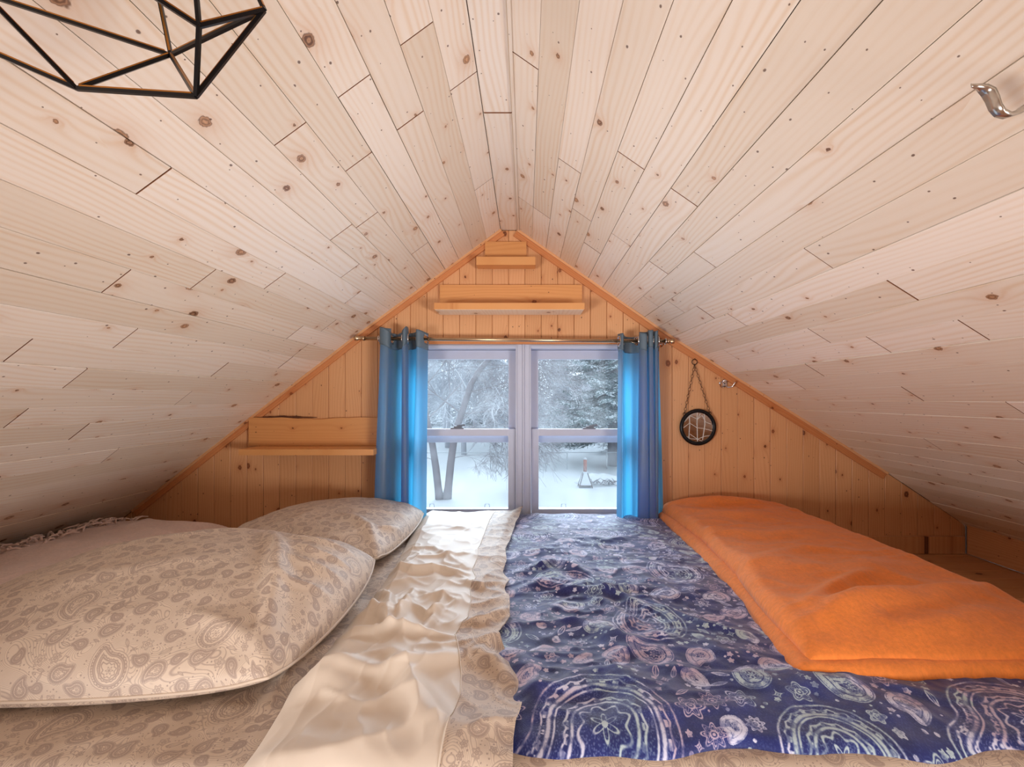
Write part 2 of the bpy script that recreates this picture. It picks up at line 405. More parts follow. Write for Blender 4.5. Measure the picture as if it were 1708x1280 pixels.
while x < xr-.06:
    for (a, b) in ((x, x+WP),):
        a0, b0 = max(a, prof[0].x+.004), min(b, prof[-1].x-.004)
        if b0-a0 < .008: continue
        g = .0005 + rng.random()**3*.0008
        segs = []
        cuts = sorted({a0, b0} | {c for c in (WX0, WX1) if a0+.004 < c < b0-.004})
        for u, v in zip(cuts[:-1], cuts[1:]):
            mid = (u+v)/2
            if WX0 < mid < WX1: segs += [(u, v, 0.0, WZ0), (u, v, WZ1, None)]
            else: segs.append((u, v, 0.0, None))
        for u, v, z0, z1 in segs:
            u_, v_ = u+g, v-g
            if z1 is None:
                xs = [u_] + [q.x for q in prof if u_+.003 < q.x < v_-.003] + [v_]
                top = [(q, roof_z(q)-.001) for q in xs]
            else: top = [(u_, z1), (v_, z1)]
            if max(t_[1] for t_ in top) - z0 < .02: continue
            cx = (u_+v_)/2; cz = z0
            poly = [(u_-cx, 0), (v_-cx, 0)] + [(t_[0]-cx, t_[1]-cz) for t_ in top[::-1]]
            plank('plank', poly, .0155, M_WALL, frame((cx, D+rng.uniform(-.0005, .0008), cz), (1, 0, 0), (0, 0, 1)), wall_back, .0016)
    x += WP
# rake trims: a flat stained board and a thin cove strip along each slope
def rake(name, poly, t0, t1, o0, o1, th, mat):
    """board lying on the gable wall, from o0 to o1 below the roof line"""
    ts = [t0]; acc = 0
    for i in range(len(poly)-1):
        acc += (poly[i+1]-poly[i]).length
        if t0+.02 < acc < t1-.02: ts.append(acc)
    ts.append(t1)
    up, dn = [], []
    for i, t in enumerate(ts):
        p = along(poly, t); q = (along(poly, min(t+.02, plen(poly)))-along(poly, max(t-.02, 0))).normalized()
        nn = Vector((q.y, -q.x))
        if nn.y > 0: nn = -nn
        up.append(p+nn*o0); dn.append(p+nn*o1)
    mb = MB()
    for i in range(len(ts)-1):
        q = [up[i], up[i+1], dn[i+1], dn[i]]
        if (q[1]-q[0]).x*(q[2]-q[1]).y-(q[1]-q[0]).y*(q[2]-q[1]).x < 0: q = q[::-1]
        mb.add([(p.x, D-th, p.y) for p in q]+[(p.x, D+.001, p.y) for p in q],
               [(0, 1, 2, 3), (7, 6, 5, 4)] + [((k+1) % 4, k, 4+k, 4+(k+1) % 4) for k in range(4)])
    o = mb.obj(name, mat, kind='structure'); q = (along(poly, 1.0)-along(poly, .2)).normalized()
    reframe(o, (-q.y, 0, q.x), (q.x, 0, q.y)); return o
rake('trim_1', LW, .0, 2.02, .004, .030, .010, M_TRIM); rake('trim_2', LW, .0, 2.02, .0, .010, .017, M_WALL)
rake('trim_3', RW, .0, 1.93, .004, .034, .010, M_TRIM); rake('trim_4', RW, .0, 1.93, .0, .010, .017, M_WALL)

# eave boards, baseboard and floor
kx = (1611.5-VX)/S
KH = roof_z(kx-.002)
kw = MB(); kw.box((kx, Y0, 0), (kx+.05, D-.002, KH+.02)); wr = kw.obj('wall_right', M_BACK, kind='structure')
for y0, y1 in ((-.35, .92), (.922, D-.020)):
    h = KH+.012
    plank('plank', [(-(h-.004), -(y1-y0)/2), (-.003, -(y1-y0)/2), (-.003, (y1-y0)/2), (-(h-.004), (y1-y0)/2)], .014, M_WALL,
          frame((kx-.016, (y0+y1)/2, h), Vector((0, 1, 0)).cross(Vector((-1, 0, 0))), (0, 1, 0)), wr, .002)
lx = LW[-1].x
kw = MB(); kw.box((lx-.05, Y0, -.02), (lx, D-.002, .03)); kw.obj('wall_left', M_WALL, kind='structure')
bb = MB(); bb.box((.9, D-.016, .001), (kx-.018, D-.001, CZ-(894-VY)/S), .002); bb.obj('baseboard_back', M_FLOOR, kind='structure')
fl = MB(); fl.box((lx-.06, Y0-.05, -.06), (kx+.06, D+.05, -.014)); floor = fl.obj('floor', M_BACK, kind='structure')
yy = -.4; k = 0
while yy < D-.02:
    y1 = min(yy+.088, D-.001)
    cuts = [lx+.002, (-1.05, .35, 1.15, -.4)[k % 4]+.1*((k*7) % 5-2), kx-.004]
    for u, v in zip(cuts[:-1], cuts[1:]):
        plank('plank', [(-(y1-yy)/2+.0006, -(v-u)/2+.0006), ((y1-yy)/2-.0006, -(v-u)/2+.0006), ((y1-yy)/2-.0006, (v-u)/2-.0006), (-(y1-yy)/2+.0006, (v-u)/2-.0006)],
              .013, M_FLOOR, frame(((u+v)/2, (yy+y1)/2, rng.uniform(-.0006, .0)), (0, -1, 0), (1, 0, 0)), floor, .0015)
    yy = y1; k += 1
fr = MB(); fr.box((lx, Y0, -.013), (kx, -.401, 0)); fr.obj('floor_rear', M_FLOOR, kind='structure')

# ------------------------------------------------------------------ WINDOWS: two double-hung units and the post between them
YF = D+.012                            # face of the window frame
def rect_ring(mb, x0, x1, z0, z1, ws, y0, y1, c=.0015):
    l, r, b, t = ws
    mb.box((x0, y0, z0), (x0+l, y1, z1), c); mb.box((x1-r, y0, z0), (x1, y1, z1), c)
    mb.box((x0+l-.0005, y0, z0), (x1-r+.0005, y1, z0+b), c); mb.box((x0+l-.0005, y0, z1-t), (x1-r+.0005, y1, z1), c)
def PX(px, y): return (px-VX)/F*y
def PZ(py, y): return CZ-(py-VY)/F*y
def window(name, fx0, fx1, sx0, sx1, lockpx):
    f = MB(); y0, y1 = YF, D+.13
    x0, x1 = PX(fx0, YF), PX(fx1, YF); z0, z1 = PZ(869, YF), PZ(573.5, YF)
    ysl, ysu = D+.030, D+.072          # lower sash sits in front of the upper one
    l = PX(sx0, ysl)-x0; r = x1-PX(sx1, ysl)
    rect_ring(f, x0, x1, z0, z1, (l, r, z1*0+(PZ(860, ysl)-z0), z1-PZ(584, ysu)), y0, y1)
    # stop bead lines on the jambs
    rect_ring(f, x0+l*.80, x1-r*.80, z0+.010, z1-.008, (l*.12, r*.12, .005, .005), y0-.006, y0+.004, .001)
    w = f.obj(name, M_VINYL, kind='structure')
    up = MB(); ux0, ux1 = PX(sx0, ysu)-.002, PX(sx1, ysu)+.002
    zt, zb = PZ(584.5, ysu), PZ(738.5, ysu)
    gx0 = 12.5/F*ysu
    rect_ring(up, ux0, ux1, zb, zt, (gx0, gx0, PZ(727, ysu)-zb, zt-PZ(599.5, ysu)), ysu, ysu+.032)
    us = up.obj('upper_sash', M_VINYL, w)
    g = MB(); g.box((ux0+gx0*.6, ysu+.015, zb+.01), (ux1-gx0*.6, ysu+.018, zt-.01)); g.obj('pane', M_GLASS, us)
    lo = MB(); bx0, bx1 = PX(sx0, ysl)+.001, PX(sx1, ysl)-.001
    zt, zb = PZ(716, ysl), PZ(860, ysl)
    rect_ring(lo, bx0, bx1, zb, zt, (12/F*ysl, 12/F*ysl, PZ(849.5, ysl)-zb, zt-PZ(727.5, ysl)), ysl, ysl+.034)
    lo.box((bx0+.004, ysl-.004, zb+.002), (bx1-.004, ysl+.002, zb+.010), .001)
    ls = lo.obj('lower_sash', M_VINYL, w)
    g = MB(); g.box((bx0+.02, ysl+.016, zb+.012), (bx1-.02, ysl+.019, zt-.012)); g.obj('pane', M_GLASS, ls)
    k = MB(); c = P(lockpx, 714.5, ysl+.012)
    k.box((c.x-.033, ysl+.004, zt), (c.x+.026, ysl+.024, zt+.006), .0015); k.box((c.x-.018, ysl+.006, zt+.006), (c.x+.018, ysl+.022, zt+.013), .002)
    k.tube([(c.x-.004, ysl+.010, zt+.013), (c.x+.032, ysl+.002, zt+.018)], .004, 8)
    k.obj('sash_lock', M_LOCK, ls)
    return w, ysl
w1, ysl = window('window_1', 657, 872, 667, 860, 764)
w2_, ysl = window('window_2', 874, 1094, 886, 1084, 984)
for w, tabs in ((w1, (720.5, 812.5)), (w2_, (940, 1033))):
    for tp in tabs:                    # little wire pulls of the insect screens outside
        y = D+.115; a, b, c, d = P(tp-4.6, 849.5, y), P(tp-3.2, 841, y), P(tp+3.2, 841, y), P(tp+4.6, 849.5, y)
        t = MB(); t.tube([a, b, c, d], .0016, 6); t.obj('screen_pull', M_LOCK, w)
m = MB(); m.box((PX(872, YF), D+.004, WZ0), (PX(874.2, YF), D+.13, PZ(574, YF))); m.obj('trim_5', M_VINYL, kind='structure')
# jamb liner and head casing of the opening
h = MB(); h.box((WX0-.004, D-.010, WZ1-.004), (WX1+.004, D+.012, WZ1+.012), .002); h.obj('trim_6', M_TRIM, kind='structure')
h = MB(); h.box((WX1-.004, D-.006, WZ0), (WX1+.017, D+.02, WZ1), .002); h.obj('trim_7', M_VINYL, kind='structure')
h = MB(); h.box((WX0-.01, D-.006, WZ0), (WX0+.004, D+.02, WZ1), .002); h.obj('trim_8', M_VINYL, kind='structure')

# ------------------------------------------------------------------ SHELVES
def wavy_board(mb, x0, x1, y0, y1, z0, z1, edge=0.0, seed=0, n=24, c=0.001):
    """board whose upper edge wanders (live edge)"""
    vs = []; fs = []
    for i in range(n+1):
        u = i/n; xx = x0+(x1-x0)*u
        dz = edge*(math.sin(u*5+seed)+.5*math.sin(u*13+seed*2)+.3*math.sin(u*31))
        vs += [(xx, y0, z0), (xx, y0, z1+dz), (xx, y1, z1+dz*.6), (xx, y1, z0)]
    for i in range(n):
        for k in range(4):
            fs.append((4*i+k, 4*i+(k+1) % 4, 4*i+4+(k+1) % 4, 4*i+4+k))
    fs += [(3, 2, 1, 0), (4*n, 4*n+1, 4*n+2, 4*n+3)]
    mb.add(vs, fs)
def shelf(bx0, bx1, bz0, bz1, fx0, fx1, fz0, fz1, depth, label, grp, live=0.0, seed=1):
    e = empty('wall_shelf', ((bx0+bx1)/2, D-.02, bz0), label=label, cat='shelf', group=grp)
    off = Vector(e.location)
    def loc(mb): mb.v = [v-off for v in mb.v]; return mb
    b = MB(); wavy_board(b, bx0, bx1, D-.020, D-.0012, bz0, bz1, live, seed); o = loc(b).obj('back_board', M_SHELF, e)
    s = MB(); wavy_board(s, fx0, fx1, D-depth, D-.0205, fz0, fz1, 0, seed); o2 = loc(s).obj('shelf_board', M_SHELF, e)
    u_ = MB(); u_.box((fx0+.003, D-depth+.001, fz0-.0012), (fx1-.003, D-.022, fz0)); ou = loc(u_).obj('lit_underside', M_PALE, e, label='lower face with bounced light put into its tone') if live == 0 and depth > .1 else None  # paler plate: bounced window light put into the lower face's colour
    # turn the grain along the boards: local y runs lengthwise, local x across the face
    reframe(o, (0, 0, 1), (1, 0, 0))
    for q in (o2,):
        q.data.transform(Matrix.Rotation(math.pi/2, 4, 'Z')); q.rotation_euler = (0, 0, -math.pi/2)
    return e, o, o2
ZW = lambda py: CZ-(py-VY)/S
XW = lambda px: (px-VX)/S
yf = D-.145
shelf(XW(735), XW(970), ZW(512), ZW(477), PX(724, yf), PX(975, yf), ZW(526.5), PZ(505.5, yf), .145,
      'long pine shelf above the window, bounced light painted on its lower face', 'pine shelves on the gable wall')
yf2 = D-.085
shelf(XW(809.5), XW(878), ZW(434), ZW(405.5), PX(794.5, yf2), PX(893, yf2), ZW(451), ZW(438), .085,
      'small pine shelf at the top of the gable under the ridge', 'pine shelves on the gable wall', .0004)
yf3 = D-.16
e, o, o2 = shelf(XW(419), XW(637), ZW(743), ZW(697), PX(398, yf3), XW(642), ZW(752.5), ZW(743.5), .16,
      'rough live-edged pine shelf left of the left curtain', 'pine shelves on the gable wall', .004, 2.2)
bk = MB()                              # strip of bark left on the upper edge of the left shelf's back board
pts = []
for i in range(15):
    u = i/14; pts.append((XW(421+u*110), D-.012, ZW(697.5-u*3.0)+.004*(math.sin(u*2.5+2.2)+.5*math.sin(u*6.5+4.4))+.001))
bk.tube(pts, [.001+.0035*math.sin(math.pi*min(1, (i+.6)/14.5))*(1+.4*math.sin(i*2.1)) for i in range(15)], 7)
bk.v = [v-Vector(e.location) for v in bk.v]; bk.obj('bark_edge', plain('dark_bark', rgb(92, 54, 34), .9), e)

# ------------------------------------------------------------------ CURTAIN ROD AND CURTAINS
YR = D-.085
ra, rb = P(608, 564.8, YR), P(1113, 569.6, YR)
rod = empty('curtain_rod', ra, label='slim brushed metal curtain rod above the window', cat='curtain rod')
def local(mb, e): mb.v = [v-Vector(e.location) for v in mb.v]; return mb
r_ = MB(); r_.tube([ra, rb], .0078, 14); local(r_, rod).obj('rod', M_RODM, rod, True)
for pt, s, e2 in ((ra, -1, P(592, 564.5, YR)), (rb, 1, P(1124, 569.8, YR))):
    f = MB(); f.tube([pt, pt+Vector((s*.006, 0, 0)), pt+Vector((s*.007, 0, 0)), e2-Vector((s*.012, 0, 0)), e2-Vector((s*.011, 0, 0)), e2], [.010, .010, .0085, .0085, .0105, .0105], 14)
    local(f, rod).obj('finial', M_RODM, rod, True)
for px in (632, 1110):
    c = P(px, 565+(px-600)*.0094, YR)
    b = MB(); b.torus(c, (1, 0, 0), .011, .003, 16, 6); b.tube([c+Vector((0, .011, 0)), (c.x, D-.004, c.z)], .0035, 8); b.disc((c.x, D-.003, c.z), (0, 1, 0), .016, .005, 16)
    b.tube([(c.x, D-.006, c.z+.012), (c.x+.004, D-.010, c.z+.016)], .003, 6)
    local(b, rod).obj('bracket', M_CHROME, rod, True)

def curtain_mat():
    t = NT('blue_satin_curtain'); o = t.sep(t.coord('Object'))
    wv = t.noise(t.comb(t.math('MULTIPLY', o[0], 900.0), t.math('MULTIPLY', o[2], 900.0)), 1.0, 1)
    col = t.mix(wv, rgb(122, 138, 152), rgb(138, 154, 168))
    df = t.new('ShaderNodeBsdfPrincipled'); t.set(df.inputs['Base Color'], col); df.inputs['Roughness'].default_value = .38
    df.inputs['Sheen Weight'].default_value = .3
    tl = t.new('ShaderNodeBsdfTranslucent'); tl.inputs[0].default_value = (.07, .56, .95, 1)
    m = t.new('ShaderNodeMixShader'); m.inputs[0].default_value = .52
    t.t.links.new(df.outputs[0], m.inputs[1]); t.t.links.new(tl.outputs[0], m.inputs[2]); t.t.links.new(m.outputs[0], t.out.inputs[0]); return t.m
M_CURT = curtain_mat(); M_CURTB = plain('blue_curtain_heading', rgb(92, 112, 128), .5); M_HEM = plain('pale_hem_stitch', rgb(190, 210, 225), .6)
def curtain(top, bot, ztop, zbot, label, band=.082, phase=0):
    """top / bot: plan outlines (px at rod depth, depth offset) of the cloth at heading and hem"""
    def dens(pl, n):
        pl = np.array(pl, float); t = np.linspace(0, len(pl)-1, n); i = np.minimum(t.astype(int), len(pl)-2); u = t-i
        pm = np.vstack([2*pl[0]-pl[1], pl, 2*pl[-1]-pl[-2]])
        p0, p1, p2, p3 = pm[i], pm[i+1], pm[i+2], pm[i+3]; u = u[:, None]
        return .5*((2*p1)+(-p0+p2)*u+(2*p0-5*p1+4*p2-p3)*u**2+(-p0+3*p1-3*p2+p3)*u**3)
    nu, nv = 180, 90
    a, b = dens(top, nu), dens(bot, nu)
    V = np.linspace(0, 1, nv)[:, None]; W = sstep(0, 1, V)*.75+V*.25
    px = a[None, :, 0]*(1-W)+b[None, :, 0]*W; dy = a[None, :, 1]*(1-W)+b[None, :, 1]*W
    U = np.linspace(0, 1, nu)[None, :]
    Y = YR+dy+.006*(fbm(U*7+0*V, V*2.5+U, 11+phase)-.5)*sstep(.1, .5, V)
    X = (px-VX)/F*YR
    zt = np.interp(np.linspace(0, 1, nu), np.linspace(0, 1, len(ztop)), [PZ(q, YR) for q in ztop])[None, :]
    zb = np.interp(np.linspace(0, 1, nu), np.linspace(0, 1, len(zbot)), [PZ(q, YR) for q in zbot])[None, :]
    Z = zt*(1-V)+zb*V
    root = empty('curtain', (float(X.mean()), YR, float(zb.min())), label=label, cat='curtain', group='curtain pair at the gable window')
    L = root.location; ib = int(round(band/(float(zt.mean())-float(zb.mean()))*nv))
    rodz = PZ(565+(float(px[0].mean())-600)*.0094, YR)
    sl = slice(ib-1, None)
    grid('panel', X[sl]-L.x, Y[sl]-L.y, Z[sl]-L.z, M_CURT, root)
    hd = slice(0, ib)
    Xh, Yh, Zh = X[hd]-L.x+0*Z[hd], Y[hd]-L.y+0*Z[hd], Z[hd]-L.z
    o = grid('heading_band', Xh, Yh, Zh, [M_CURT, M_CURTB], root, thick=.0024)
    for p in o.data.polygons: p.material_index = 1
    # open the eyelet holes where the cloth crosses the rod
    cross = [i for i in range(1, nu-1) if (Y[3, i]-YR)*(Y[3, i+1]-YR) <= 0]
    bm = bmesh.new(); bm.from_mesh(o.data)
    kill = []
    for f in bm.faces:
        c = f.calc_center_median()+L
        for i in cross:
            q = Vector((X[3, i], YR, rodz))
            if (c-q).length < .0185: kill.append(f); break
    bmesh.ops.delete(bm, geom=kill, context='FACES'); bm.to_mesh(o.data); bm.free()
    for i in cross:
        tx = Vector((X[3, i+1]-X[3, i-1], Y[3, i+1]-Y[3, i-1], 0)).normalized(); nn = Vector((-tx.y, tx.x, 0))
        g = MB(); g.torus(Vector((X[3, i], YR, rodz))-L, nn, .0195, .0034, 26, 8); g.obj('eyelet', M_CHROME, o, True)
    return root
curtain([(650, .024), (640, .012), (637, -.022), (644, -.038), (652, -.030), (654, .004), (660, .034), (671, .036), (680, .014), (681, -.028), (677, -.040), (673, -.024), (675, .010), (684, .036), (691, .036), (694, .010), (698, -.030), (705, -.024), (713, .012)],
        [(648, .020), (632, .012), (627, -.022), (636, -.036), (646, -.028), (649, .004), (655, .030), (667, .032), (680, .012), (682, -.026), (677, -.036), (671, -.022), (673, .010), (680, .030), (685, .030), (688, .006), (692, -.034), (703, -.030), (710, .016)],
        [547, 546, 549, 556, 556, 548, 546, 553, 556, 553, 550, 552, 556], [858, 862, 860, 862, 868, 870, 872], 'blue satin curtain gathered at the left side of the window')
curtain([(1032, .012), (1036, -.030), (1040, .002), (1045, .034), (1056, .034), (1064, .004), (1076, -.026), (1073, -.040), (1065, -.024), (1068, .014), (1080, .034), (1086, .010), (1086, -.034), (1079, -.032), (1082, .014), (1094, .030), (1097, -.004), (1093, -.034), (1089, -.026), (1092, .012), (1100, .010)],
        [(1030, .020), (1036, -.024), (1041, .004), (1047, .030), (1056, .030), (1062, .004), (1079, -.026), (1075, -.036), (1063, -.022), (1066, .014), (1078, .030), (1090, .010), (1091, -.032), (1080, -.030), (1084, .014), (1094, .028), (1097, -.004), (1094, -.032), (1090, -.024), (1098, .012), (1107, .008)],
        [557, 558, 561, 562, 558, 553, 552, 553, 551, 552, 556, 558], [864, 866, 866, 866, 868], 'blue satin curtain gathered at the right side of the window', phase=5)

# ------------------------------------------------------------------ MIRROR ON CHAINS, ROBE HOOK
mc = P(1164, 713, D-.016)
mir = empty('wall_mirror', mc, label='small round black-rimmed mirror hanging from chains on the wall', cat='mirror')
R = 29.5/F*D
rim = MB(); rim.torus((0, 0, 0), (0, 1, 0), R-.006, .0085, 48, 10); rim.disc((0, .010, 0), (0, 1, 0), R-.003, .008, 48); rim.obj('rim', M_BLACK, mir, True)
gl = MB(); gl.disc((0, .001, 0), (0, 1, 0), R-.010, .003, 48); gl.obj('mirror_glass', M_MIRROR, mir)
for xo, dx in ((-.036, -.004), (-.004, .002), (.030, -.010)):
    hgt = math.sqrt(max((R-.011)**2-xo*xo, 0)); wi = MB(); wi.tube([(xo+dx*.3, -.0030, hgt*.98), (xo, -.0034, .2*hgt), (xo+dx, -.0030, -hgt*.93)], .0011, 5); wi.obj('wire', M_WHITEWIRE, mir)
for pts in ([(-.060, .022), (-.034, .050), (-.002, .034), (.018, .052), (.034, .022), (.056, .014)], [(-.066, -.004), (-.036, .018), (-.004, -.002), (.026, -.006), (.062, -.016)],
            [(-.050, -.040), (-.030, -.050), (-.002, -.052), (.018, -.060)], [(-.002, .034), (.010, .060)], [(-.034, -.030), (-.002, -.052), (.026, -.040), (.050, -.036)]):
    wi = MB(); wi.tube([(a, -.0032, b) for a, b in pts], .0010, 5); wi.obj('wire', M_WHITEWIRE, mir)
ringc = P(1158.5, 604, D-.012)
rg = MB(); rg.torus(ringc-mc, (0, 1, 0), .0115, .0018, 24, 6); rg.tube([ringc-mc+Vector((0, .012, .012)), ringc-mc+Vector((0, -.004, .0125))], .0022, 8); rg.obj('hanging_ring', M_RUST, mir, True)
for tgt in (P(1141.5, 691, D-.012), P(1184, 689.5, D-.012)):
    c = MB(); a, b = ringc+Vector((0, 0, -.012))-mc, tgt-mc; nl = 15
    ax = (b-a).normalized()
    for i in range(nl):
        q = a+(b-a)*((i+.5)/nl); side = Vector((0, 1, 0)) if i % 2 else ax.cross(Vector((0, 1, 0)))
        c.torus(q, side, .0052, .0010, 10, 5, 1.0 if False else 1.35, ax)
    c.torus(b, (0, 1, 0), .0060, .0013, 14, 5)
    c.obj('chain', M_RUST, mir, True, kind='stuff')
hc = P(1208, 642, D)
hk = empty('robe_hook', hc, label='small chrome double robe hook right of the round mirror', cat='hook')
p = MB(); p.tube([(0, -.002, .012), (0, -.006, .012), (0, -.007, .011)], [.0125, .0125, .010], 20); p.box((-.0105, -.007, -.010), (.0105, -.002, .012), .002); p.obj('back_plate', M_CHROME, hk, True)
for sx in (-1, 1):
    a = MB(); a.tube([(sx*.003, -.006, -.006), (sx*.012, -.014, -.012), (sx*.024, -.024, -.010), (sx*.031, -.030, .002), (sx*.033, -.032, .011)], [.004, .0038, .0036, .0036, .0045], 10)
    a.obj('hook_arm', M_CHROME, hk, True)
M_SCREW = plain('dark_screw', (.03, .03, .03, 1), .5)
for zz in (.016, .004):
    p = MB(); p.disc((-.001, -.0078, zz), (0, 1, 0), .0028, .0014, 12); p.obj('screw', M_SCREW, hk)

# ------------------------------------------------------------------ PATTERNED CLOTH: motifs computed here
def tear_field(lx, ly, curl):
    """signed field of a paisley drop (head radius .5 at the origin, tail curling up)"""
    d = np.full(lx.shape, 9.0); tt = np.zeros(lx.shape)
    for i in range(16):
        t = i/15; cx = curl*.55*t**2.0; cy = 1.0*t-.10*t*t; r = .56*(1-t)**.75*(1-.08*t)+.012
        q = np.hypot(lx-cx, ly-cy)-r; m = q < d; d = np.where(m, q, d); tt = np.where(m, t, tt)
    return d, tt
def band(d, c, w): return np.clip(1.35-np.abs(d-c)/w, 0, 1)
def stamp(img, cov, cx, cy, s, ang, fn, *args):
    n = img.shape[0]; R = int(2.1*s)
    ys, xs = np.mgrid[int(cy)-R:int(cy)+R, int(cx)-R:int(cx)+R]
    c, q = math.cos(ang), math.sin(ang); dx, dy = (xs-cx)/s, (ys-cy)/s
    mask, val = fn(dx*c+dy*q, -dx*q+dy*c, s, *args)     # mask: area covered, val: ink 0..1 (or rgb ink)
    iy, ix = ys % n, xs % n
    free = 1-cov[iy, ix]; m = mask*free
    img[iy, ix] = img[iy, ix]*(1-m)+val*m
    cov[iy, ix] = np.maximum(cov[iy, ix], mask)
def m_tear(lx, ly, s, curl, px):
    d, tt = tear_field(lx, ly, curl); ang = np.arctan2(ly, lx); w = px/s
    ink = band(d, .17, w*1.1)*.8
    ink = np.maximum(ink, band(d+.025*np.abs(np.sin(ang*11+tt*20)), .10, w))
    ink = np.maximum(ink, band(d, .0, w*2.0)); ink = np.maximum(ink, band(d, -.06, w))
    beads = band(d, .055, w*1.9)*(np.sin(ang*26+tt*60) > .15)
    ink = np.maximum(ink, beads)
    ink = np.maximum(ink, band(d+.03*np.abs(np.sin(ang*7+tt*9)), -.15, w*1.2))
    ink = np.maximum(ink, band(d, -.24, w*1.5)); ink = np.maximum(ink, band(d-.03*np.cos(ang*8), -.33, w*1.3))
    ink = np.maximum(ink, band(d, -.19, w*1.6)*(np.sin(ang*18+tt*40) > .2)*.8)
    r = np.hypot(lx, ly); ink = np.maximum(ink, band(r-.05*np.cos(ang*6), .09, w*1.4)); ink = np.maximum(ink, (r < .035)*1.0)
    return (d < .2).astype(float), ink
def m_flower(lx, ly, s, k, px):
    r = np.hypot(lx, ly); a = np.arctan2(ly, lx); w = px/s; e = r-.55*(1+.22*np.cos(a*k))
    ink = np.maximum(band(e, 0, w*1.3), band(e, -.16, w)); ink = np.maximum(ink, band(r, .2, w*1.4)); ink = np.maximum(ink, (r < .09)*1.0)
    ink = np.maximum(ink, (np.abs(np.sin(a*k)) < .16)*(r > .24)*(e < -.18)*.8)
    return (e < .08).astype(float), ink
def m_star(lx, ly, s, k, px):
    e = np.sqrt(np.abs(lx)+1e-6)+np.sqrt(np.abs(ly)+1e-6)-.85; w = px/s*2
    return (e < .06).astype(float), np.maximum(band(e, 0, w*1.3), (np.hypot(lx, ly) < .1)*1.0)
def m_dot(lx, ly, s, k, px): 
    r = np.hypot(lx, ly); return (r < .5).astype(float), (r < .42)*1.0
def m_leaf(lx, ly, s, k, px):
    e = np.abs(lx)-.26*np.cos(np.clip(ly*1.6, -1.57, 1.57))**1.0; w = px/s; in_ = (np.abs(ly) < .98)
    return ((e < .05)*in_).astype(float), np.maximum(band(e, 0, w*1.2), band(lx, 0, w*.8)*(e < 0))*in_
def to_image(name, arr):
    n = arr.shape[0]; im = bpy.data.images.new(name, n, n); a = np.ones((n, n, 4), np.float32); a[..., :3] = arr
    im.pixels.foreach_set(a.ravel()); im.pack(); return im
def layout(seed, tears, n):
    r = random.Random(seed); img = np.zeros((n, n)); cov = np.zeros((n, n)); return r, img, cov
# navy throw-duvet: 1.3 m repeat
N1 = 1560
r1, ink, cov = layout(3, None, N1); U = N1/1.30           # px per metre
big = [(.69, .54, .150, 2.6, 1), (.84, .86, .105, -.5, -1), (1.0, 1.17, .095, .9, 1), (1.03, .50, .115, 3.0, -1), (.05, .55, .13, 2.4, 1), (.65, 1.13, .085, -1.2, 1), (.50, .84, .080, 1.4, -1),
       (.86, .27, .10, 2.0, 1), (.58, .22, .09, .3, -1), (1.14, .16, .10, -.8, 1), (.28, .28, .11, 1.1, -1), (.22, .92, .12, 2.8, 1), (.32, 1.18, .09, .2, -1), (1.22, .88, .11, -.4, 1)]
for x_, y_, s_, a_, c_ in big: stamp(ink, cov, x_*U, y_*U, s_*U*1.0, a_, m_tear, c_, 2.3)
for i in range(9000):
    x_, y_ = r1.random()*N1, r1.random()*N1
    if i < 500: s_, fn, a3 = r1.uniform(.026, .050)*U, m_tear, r1.choice((-1, 1))
    elif i < 1500: s_, fn, a3 = r1.uniform(.020, .040)*U, m_flower, r1.choice((5, 6, 8))
    elif i < 2300: s_, fn, a3 = r1.uniform(.016, .024)*U, m_leaf, 0
    elif i < 3600: s_, fn, a3 = r1.uniform(.012, .018)*U, m_star if r1.random() < .6 else m_tear, 1
    elif i < 5500: s_, fn, a3 = r1.uniform(.007, .011)*U, m_flower, 5
    else: s_, fn, a3 = r1.uniform(.0045, .009)*U, m_dot, 0
    rad = int(s_*(.85 if fn is m_tear else .62)); st_p = max(2, rad//4)
    iy, ix = (int(y_)+np.arange(-rad, rad+1, st_p)) % N1, (int(x_)+np.arange(-rad, rad+1, st_p)) % N1
    if cov[np.ix_(iy, ix)].max() > .5: continue
    stamp(ink, cov, x_, y_, s_, r1.random()*6.28, fn, a3, 1.7 if fn is m_tear else 1.5)
gy, gx = np.mgrid[0:N1, 0:N1]/U
spk = vnoise(gx*620, gy*620, 4); brk = fbm(gx*90, gy*90, 5, 2)
ink = ink*(.6+.7*np.clip((brk-.28)*3, 0, 1))*(.7+.45*spk)
inner = (.35+.65*np.clip(cov, 0, 1))*np.clip((spk-.52)*2.6, 0, 1)*.42
ink = np.clip(np.maximum(ink, inner), 0, 1)[..., None]
hue = fbm(gx*11, gy*11, 9, 2)[..., None]
navy = np.array([.085, .145, .44])*(.85+.3*fbm(gx*40, gy*40, 2, 2)[..., None])
inkc = np.array([.86, .87, .98])*(1-sstep(.5, .62, hue))+np.array([.74, .82, .86])*sstep(.5, .62, hue)
inkc = inkc*(1-sstep(.42, .32, hue)*.9)+np.array([.78, .70, .80])*sstep(.42, .32, hue)*.9
IMG_NAVY = to_image('navy_paisley', navy*(1-ink)+inkc*ink)
